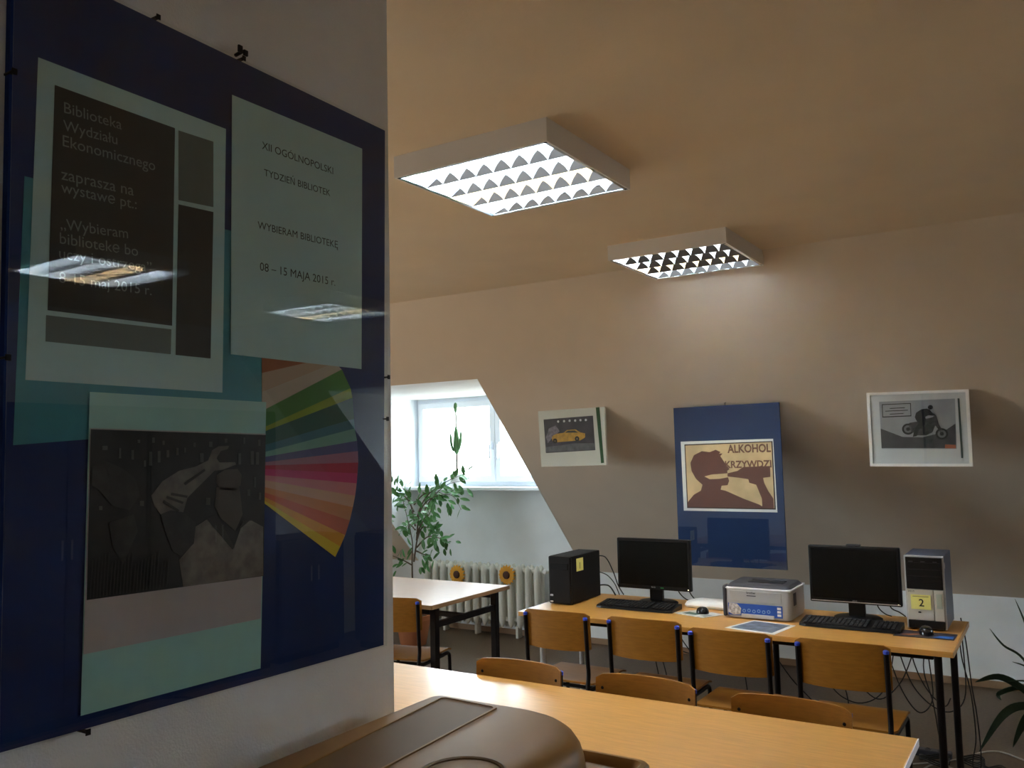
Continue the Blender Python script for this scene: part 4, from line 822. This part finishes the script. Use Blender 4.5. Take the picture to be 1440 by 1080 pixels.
loft([(rrect(px0+.008, px1-.008, py0+.006, py1, .03), T+.004), (rrect(px0, px1, py0, py1, .035), T+.03), (rrect(px0, px1, py0, py1, .035), T+.142), (rrect(px0+.002, px1-.002, py0+.004, py1-.002, .035), T+.15)]).mk('body', C_LGREY, pr, smooth=True)
loft([(rrect(px0+.006, px1-.006, py0+.010, py1-.004, .032), T+.150), (rrect(px0+.02, px1-.02, py0+.035, py1-.02, .03), T+.166)]).mk('top_cover', C_DGREY, pr, smooth=True, label='dark grey top cover')
MB().bbox(px0-.0005, px1+.0005, py0-.0015, py1, T+.1425, T+.1505, .003).mk('top_trim', mat('pale_trim', (.75, .75, .76), .3), pr, label='pale line around the top')
MB().bbox(px0+.10, px1-.06, py0+.09, py0+.17, T+.1655, T+.1685, .002).mk('output_slot', C_BLACK, pr, label='black paper slot')
MB().bbox(px0+.10, px1-.06, py0+.165, py0+.172, T+.166, T+.172, .002).mk('slot_lip', C_DGREY, pr)
MB().bbox(px0-.003, px0+.016, py0-.004, py0+.06, T+.006, T+.158, .009, 3).mk('side_grip', C_DGREY, pr, label='dark grey left corner')
MB().bbox(px0+.035, px1-.045, py0-.003, py0+.002, T+.085, T+.135, .001).mk('front_door', C_LGREY, pr)
MB().box(px0+.12, px0+.165, py0-.005, py0-.003, T+.112, T+.116).mk('handle_line', C_DGREY, pr)
text('lettering', 'brother', C_INK, pr, (px0+.12, py0-.0035, T+.124), (1, 0, 0), (0, 0, 1), width=.045, bold=.02)
lb = MB().box(px0+.025, px1-.04, py0-.0032, py0-.002, T+.016, T+.074).mk('label_sticker', flatm('blue_label', (.02, .09, .42), .4), pr, label='blue product sticker with white drawings')
MB().prism([(px0+.025, T+.03), (px0+.05, T+.018), (px0+.085, T+.02), (px0+.09, T+.05), (px0+.07, T+.072), (px0+.03, T+.074)], PY, py0-.0042, py0-.0034).mk('printed_mark', mat('grey_white_print', (.5, .5, .5), .5, noise=.5, nscale=90), lb)
for k in range(6):
    c = (px0+.105+.024*k, T+.040+.003*(k % 2)); q = circ(c, .0085, 12); MB().prism(q, PY, py0-.0038, py0-.0034).mk('printed_mark', flatm('pale_blue_print', (.25, .38, .62), .5), lb)
    MB().prism(circ(c, .005, 10), PY, py0-.0042, py0-.0039).mk('printed_mark', flatm('blue_label2', (.02, .09, .42), .4), lb)
for z in (.024, .040, .056): MB().box(px1-.065, px1-.047, py0-.0042, py0-.0034, T+z, T+z+.011).mk('printed_mark', C_PAPER, lb)
MB().bbox(px0+.09, px1-.08, py0-.006, py0+.001, T+.006, T+.026, .003).mk('tray_pull', C_SILVER, pr)
MB().box(px1-.001, px1+.001, py0+.05, py0+.10, T+.07, T+.13).mk('side_vent', C_DGREY, pr)
for x in (px0+.04, px1-.04):
    for y_ in (py0+.05, py1-.05): MB().tube([(x, y_, T), (x, y_, T+.006)], .012, 8).mk('foot', C_BLACK, pr)

# router, pads, mice, papers
ro = root('router', 'flat off-white box with rounded edges behind the round mouse, left of the printer', 'router', (-1.60, 4.47, T))
loft([(rrect(-1.735, -1.475, 4.40, 4.54, .03), T+.003), (rrect(-1.74, -1.47, 4.395, 4.545, .035), T+.014), (rrect(-1.735, -1.475, 4.40, 4.54, .05), T+.028), (rrect(-1.70, -1.51, 4.42, 4.52, .04), T+.037)]).mk('case', C_CPOT, ro, smooth=True)
loft([(rrect(-1.72, -1.49, 4.41, 4.53, .03), T), (rrect(-1.72, -1.49, 4.41, 4.53, .03), T+.004)]).mk('base', C_DGREY, ro)
def quad(P, z0, z1): return MB().prism(P, lambda u, v, t: (u, v, t), z0, z1)
mp = quad([(-1.725, 4.225), (-1.545, 4.165), (-1.475, 4.285), (-1.645, 4.345)], T, T+.003).mk('mouse_pad', mat('pale_pad', (.62, .62, .60), .5, noise=.2, nscale=30), None, base=(-1.6, 4.25, T))
tag(mp, 'pale patterned mouse pad between the left keyboard and printer', 'mouse pad')
quad([(-1.68, 4.235), (-1.60, 4.21), (-1.58, 4.25), (-1.66, 4.28)], T+.003, T+.0036).mk('printed_patch', flatm('green_grey_patch', (.10, .17, .14)), mp)
quad([(-1.575, 4.20), (-1.545, 4.19), (-1.52, 4.24), (-1.55, 4.25)], T+.003, T+.0036).mk('printed_patch', flatm('grey_patch', (.25, .27, .26)), mp)
def mouse(c, z, a, label, rx=.03, ry=.05, h=.034):
    r = root('computer_mouse', label, 'mouse', (c[0], c[1], z)); vs = []; fs = []; K = 18; R_ = 6
    rot = Matrix.Rotation(a, 3, 'Z')
    for i in range(R_+1):
        t = i/R_; rad = math.cos(t*PI/2)**.6 if i < R_ else .02
        for q in range(K):
            an = 2*PI*q/K; v = Vector((rx*rad*math.cos(an)*(1-.12*math.sin(an)), ry*rad*math.sin(an), h*math.sin(t*PI/2)**.9)); vs.append(rot @ v+Vector((c[0], c[1], z)))
    for i in range(R_):
        for q in range(K): fs.append((i*K+q, i*K+(q+1) % K, (i+1)*K+(q+1) % K, (i+1)*K+q))
    fs += [tuple(range(K-1, -1, -1)), tuple(range(R_*K, R_*K+K))]
    MB().add(vs, fs).mk('shell', mat('glossy_black', (.01, .01, .012), .15), r, smooth=True)
    wv = rot @ Vector((0, ry*.55, h*.75)); wv += Vector((c[0], c[1], z)); ax = rot @ Vector((1, 0, 0))
    MB().tube([wv-ax*.004, wv+ax*.004], .007, 10).mk('wheel', C_DGREY, r)
mouse((-1.585, 4.27), T+.003, .3, 'small round black mouse on the pale pad left of the printer', .032, .036, .032)
mp2 = quad([(-.668, 4.143), (-.428, 4.155), (-.425, 4.275), (-.645, 4.285)], T, T+.003).mk('mouse_pad', mat('dark_pad', (.035, .03, .05), .45), None, base=(-.53, 4.2, T))
tag(mp2, 'dark mouse pad with orange and blue print in front of the navy tower', 'mouse pad')
quad([(-.64, 4.18), (-.57, 4.225), (-.55, 4.24), (-.545, 4.225), (-.60, 4.18)], T+.003, T+.0036).mk('printed_patch', flatm('orange_patch', (.45, .16, .06)), mp2)
quad([(-.51, 4.162), (-.435, 4.165), (-.433, 4.22), (-.49, 4.20)], T+.003, T+.0036).mk('printed_patch', flatm('blue_patch', (.02, .12, .45)), mp2)
mouse((-.545, 4.232), T+.0036, .2, 'glossy black mouse on the dark pad at the desk right end')
pp = quad([(-1.375, 3.985), (-1.13, 3.935), (-1.095, 4.175), (-1.305, 4.215)], T, T+.0012).mk('photo_sheet', C_PAPER, None, base=(-1.24, 4.08, T))
tag(pp, 'printed grey-blue picture sheet with white border lying in front of the printer', 'paper')
quad([(-1.352, 4.003), (-1.148, 3.962), (-1.117, 4.162), (-1.298, 4.195)], T+.0012, T+.0016).mk('photo_print', mat('greyblue_print', (.12, .15, .20), .4, noise=.7, nscale=22), pp)

# ---------------------------------------------------------------- cables
def cable(pts, label, r=.003, m=C_CABLE, group='loose cables at the computer desk'):
    o = MB().tube(catmull(pts, 7), r, 6).mk('cable', m, None, smooth=True, base=pts[-1]); tag(o, label, 'cable', group)
cable([(-2.335, 4.548, T+.225), (-2.28, 4.575, T+.22), (-2.24, 4.59, T+.14), (-2.215, 4.60, T+.06), (-2.18, 4.60, T+.006)], 'black cable from the top of the small black tower down to the desk', .0035)
cable([(-2.33, 4.548, T+.14), (-2.27, 4.565, T+.12), (-2.23, 4.585, T+.07), (-2.20, 4.585, T+.006)], 'black cable from the middle of the small black tower back')
cable([(-2.34, 4.548, T+.055), (-2.28, 4.56, T+.062), (-2.25, 4.57, T+.05), (-2.215, 4.565, T+.006)], 'short black plug cable low behind the small black tower', .0045)
cable([(-1.83, 4.485, T+.15), (-1.81, 4.52, T+.06), (-1.78, 4.54, T+.02), (-1.76, 4.57, T+.005)], 'thin cable hanging behind the left monitor, nearer its stand')
cable([(-1.77, 4.485, T+.15), (-1.745, 4.53, T+.05), (-1.72, 4.56, T+.012), (-1.70, 4.60, T+.005)], 'thin cable behind the left monitor, nearer its right edge')
cable([(-.80, 4.485, T+.15), (-.79, 4.52, T+.06), (-.765, 4.55, T+.02), (-.74, 4.58, T+.005)], 'thin cable behind the right monitor, nearer its stand')
cable([(-.745, 4.485, T+.16), (-.735, 4.53, T+.06), (-.70, 4.56, T+.03), (-.68, 4.60, T+.005)], 'thin cable behind the right monitor, nearest the navy tower')
YD = 4.585
hang_ = [
 ([(-2.02, YD, .70), (-1.99, YD, .55), (-1.93, YD, .35), (-1.90, YD+.03, .1), (-1.85, YD+.05, .006)], 'black cable hanging to the floor below the left monitor'),
 ([(-1.97, YD, .70), (-1.93, YD, .56), (-1.86, YD-.02, .50), (-1.76, YD-.02, .475), (-1.66, YD, .55), (-1.63, YD, .70)], 'black cable sagging in a wide loop under the desk left half'),
 ([(-1.90, YD, .70), (-1.86, YD+.01, .60), (-1.82, YD+.01, .52), (-1.74, YD+.02, .44), (-1.64, YD+.02, .50), (-1.60, YD, .70)], 'black cable in a lower loop under the desk left half'),
 ([(-2.13, YD+.02, .70), (-2.10, YD+.03, .58), (-2.02, YD+.03, .47), (-1.96, YD+.03, .2), (-1.9, YD+.08, .006)], 'thin cable dropping behind the leftmost chair at the desk'),
 ([(-1.53, YD, .70), (-1.50, YD-.03, .58), (-1.47, YD-.05, .45), (-1.45, YD-.02, .2), (-1.40, YD, .006)], 'black cable hanging between the second and third chair'),
 ([(-1.40, YD, .70), (-1.34, YD, .55), (-1.24, YD, .40), (-1.10, YD, .25), (-1.00, YD, .006)], 'thin cable slanting down behind the third chair'),
 ([(-1.18, YD, .70), (-1.14, YD, .62), (-1.09, YD, .54), (-1.04, YD, .50), (-.97, YD, .36), (-.94, YD, .006)], 'black cable hanging between the third and fourth chair'),
 ([(-1.12, YD+.03, .70), (-1.06, YD+.03, .40), (-.94, YD+.03, .31), (-.82, YD+.03, .36), (-.76, YD+.03, .50), (-.73, YD+.03, .70)], 'thin cable looped behind the fourth chair'),
 ([(-1.02, YD+.07, .70), (-.95, YD+.07, .45), (-.84, YD+.07, .33), (-.73, YD+.06, .42), (-.66, YD+.06, .58), (-.62, YD+.06, .70)], 'thin cable crossing behind the fourth chair seat'),
 ([(-.80, YD, .70), (-.77, YD, .58), (-.71, YD, .40), (-.64, YD, .31), (-.58, YD, .38), (-.585, YD, .55), (-.60, YD, .70)], 'black cable loop under the desk right end, the leftmost loop'),
 ([(-.74, YD+.02, .70), (-.71, YD+.02, .55), (-.66, YD+.02, .42), (-.58, YD+.02, .34), (-.50, YD+.02, .33), (-.44, YD+.02, .42), (-.44, YD+.01, .70)], 'black cable loop under the desk right end, passing behind the legs'),
 ([(-.67, YD-.02, .70), (-.65, YD-.02, .55), (-.60, YD-.02, .43), (-.53, YD-.02, .36), (-.50, YD-.02, .40)], 'black cable in a short loop just left of the desk end legs'),
 ([(-.56, YD, .70), (-.60, YD, .60), (-.61, YD, .50), (-.58, YD+.01, .36), (-.56, YD, .2), (-.55, YD+.1, .006)], 'black cable dropping from below the navy tower to the floor'),
 ([(-.445, YD+.06, .76), (-.43, YD+.07, .65), (-.415, YD+.05, .45), (-.40, YD+.05, .3), (-.395, YD+.05, .12), (-.42, YD+.08, .03), (-.50, YD+.12, .006)], 'long black cable curving down outside the desk right end'),
 ([(-.455, YD+.05, .72), (-.45, YD+.05, .58), (-.42, YD+.04, .42), (-.41, YD+.04, .22), (-.43, YD+.08, .06), (-.33, YD+.10, .006)], 'second black cable hugging the desk back right leg'),
]
for P, lb_ in hang_: cable(P, lb_)
cable([(-.72, 4.75, .006), (-.55, 4.90, .006), (-.38, 5.15, .006), (-.2, 5.05, .006), (.05, 4.98, .006), (.3, 5.1, .006)], 'pale cable running along the floor to the strap-leaved plant', .004, C_CABLEW)
cable([(-.66, 4.70, .006), (-.60, 4.82, .006), (-.45, 4.72, .006), (-.35, 4.66, .006), (-.22, 4.60, .006)], 'pale cable on the floor in front of the desk end', .004, C_CABLEW)
for k, (cx_, cy_, rr2, lb_) in enumerate(((-.62, 4.83, .065, 'coil of black cable on the floor under the desk, left coil'), (-.47, 4.90, .06, 'coil of black cable on the floor beneath the desk end legs'), (-.355, 4.80, .05, 'small coil of black cable beside the desk end legs'))):
    pts = [Vector((cx_+rr2*(1+.12*math.sin(3*a+k))*math.cos(a), cy_+rr2*.8*math.sin(a), .008+.03*(a/(6*PI))+.012*math.sin(2*a))) for a in [i*2*PI/16 for i in range(49)]]
    pts = [Vector((p.x, p.y, max(.0045, p.z))) for p in pts]
    o = MB().tube(pts, .004, 6).mk('cable_coil', C_CABLE, None, smooth=True, base=(cx_, cy_, 0)); tag(o, lb_, 'cable', 'loose cables at the computer desk')
ps_ = root('power_strip', 'dark power strip with a red switch on the floor under the desk', 'power strip', (-.66, 4.93, 0))
MB().bbox(-.80, -.55, 4.91, 4.96, 0, .035, .006).mk('body', C_DGREY, ps_)
MB().bbox(-.785, -.765, 4.922, 4.948, .034, .040, .002).mk('switch', mat('red_switch', (.5, .03, .02), .4), ps_, label='red switch')
for k in range(3): MB().lathe([(.016, .034), (.016, .037), (.010, .037), (.010, .034)], (-.72+.06*k, 4.935, 0), 14).mk('socket', C_BLACK, ps_)

# ---------------------------------------------------------------- brown moulded case in the foreground
cz_ = 1.02
cb = root('side_cabinet', 'plain grey-brown cabinet under the brown moulded plastic case', 'cabinet', (-.83, .95, 0))
MB().bbox(-1.04, -.655, .44, 1.385, 0.06, cz_, .003).mk('body', mat('cabinet_laminate', (.30, .24, .18), .5), cb)
MB().box(-1.03, -.67, .46, 1.37, 0, .062).mk('plinth', C_BLACK, cb)
for a, c in ((.46, .91), (.915, 1.37)):
    d_ = MB().bbox(-.655, -.64, a, c, .08, cz_-.02, .002).mk('door', mat('cabinet_door', (.32, .26, .19), .5), cb)
    MB().tube([(-.635, (c if a < .8 else a)+(-.05 if a < .8 else .05), .5), (-.635, (c if a < .8 else a)+(-.05 if a < .8 else .05), .62)], .005, 8).mk('handle', C_SILVER, d_)
ks = root('moulded_case', 'brown moulded plastic case with recessed lid panel and round recess, in the foreground', 'case', (-.83, .95, cz_))
def rr4(x0, x1, y0, y1, rs, n_=10):          # different radius at each corner: (x1y1, x0y1, x0y0, x1y0)
    out = []
    for (cx_, cy_, a0, r) in ((x1-rs[0], y1-rs[0], 0, rs[0]), (x0+rs[1], y1-rs[1], PI/2, rs[1]), (x0+rs[2], y0+rs[2], PI, rs[2]), (x1-rs[3], y0+rs[3], 1.5*PI, rs[3])):
        for k in range(n_+1): a = a0+PI/2*k/n_; out.append((cx_+r*math.cos(a), cy_+r*math.sin(a)))
    return out
# base tray with a raised rim and groove
tb = (-1.062, -.628, .45, 1.425)
ring = lambda d, r, z: (rr4(tb[0]+d, tb[1]-d, tb[2]+d, tb[3]-d, (r, r, r, r)), z)
loft([ring(.006, .02, cz_), ring(0, .025, cz_+.006), ring(0, .025, cz_+.026), ring(.003, .024, cz_+.030), ring(.012, .02, cz_+.031), ring(.017, .018, cz_+.026), ring(.022, .016, cz_+.016), ring(.034, .012, cz_+.013)]).mk('base_tray', C_CASE, ks, smooth=True)
# domed shell
sh = (-1.042, -.655, .47, 1.345); ztop = 1.140
def sring(d, z, f=1): return (rr4(sh[0]+d*.8, sh[1]-d*1.5, sh[2]+d, sh[3]-d*.9, (max(.15-d*.55, .02), max(.028-d*.3, .008), .03, .10)), z)
loft([sring(0, cz_+.012), sring(.001, cz_+.05), sring(.003, ztop-.045), sring(.007, ztop-.025), sring(.013, ztop-.012), sring(.020, ztop-.005), sring(.028, ztop-.0015), sring(.036, ztop)]).mk('shell', C_CASE, ks, smooth=True)
# lid panel in a groove with a fine raised lip
def rpoly(P, r, n_=4):
    out = []
    for k in range(len(P)):
        p = Vector(P[k]).to_3d(); a = (Vector(P[k-1]).to_3d()-p).normalized()*r; c = (Vector(P[(k+1) % len(P)]).to_3d()-p).normalized()*r
        for j in range(n_+1):
            t = j/n_; q = (p+a)*(1-t)**2+p*2*t*(1-t)+(p+c)*t*t; out.append((q.x, q.y))
    return out
def inset(P, d):
    c = (sum(q[0] for q in P)/4, sum(q[1] for q in P)/4); return [(q[0]+math.copysign(d, c[0]-q[0]), q[1]+math.copysign(d, c[1]-q[1])) for q in P]
pa = [(-.920, .50), (-.823, .50), (-.867, 1.300), (-.996, 1.306)]
lam = lambda u, v, t: (u, v, t)
o_, m_, i_ = rpoly(inset(pa, -.004), .012), rpoly(pa, .010), rpoly(inset(pa, .004), .008)
def band(A, B_, z0, z1):
    n_ = len(A); return MB().add([(a, c, z0) for a, c in A]+[(a, c, z1) for a, c in A]+[(a, c, z1) for a, c in B_]+[(a, c, z0) for a, c in B_], [(k, (k+1) % n_, n_+(k+1) % n_, n_+k) for k in range(n_)]+[(n_+k, n_+(k+1) % n_, 2*n_+(k+1) % n_, 2*n_+k) for k in range(n_)]+[(2*n_+k, 2*n_+(k+1) % n_, 3*n_+(k+1) % n_, 3*n_+k) for k in range(n_)])
band(o_, m_, ztop-.003, ztop+.0022).mk('panel_lip', C_CASE, ks)
MB().prism(m_, lam, ztop-.003, ztop+.0003).mk('panel_groove', C_STEEL, ks, label='dark groove around the lid panel')
MB().prism(i_, lam, ztop-.002, ztop+.0009).mk('lid_panel', C_CASED, ks, label='darker recessed lid panel')
ccx, ccy = -.738, 1.012
tor = [(ccx+.060*math.cos(2*PI*k/36), ccy+.060*math.sin(2*PI*k/36), ztop-.0005) for k in range(36)]
MB().tube(tor, .005, 8, closed=True).mk('ring', C_CASED, ks, smooth=True, label='raised ring around the round recess')
MB().lathe([(.058, 0), (.056, .0016), (.01, .0018)], (ccx, ccy, ztop-.0005), 28).mk('round_inset', mat('worn_brown', (.30, .19, .10), .5), ks, smooth=True)
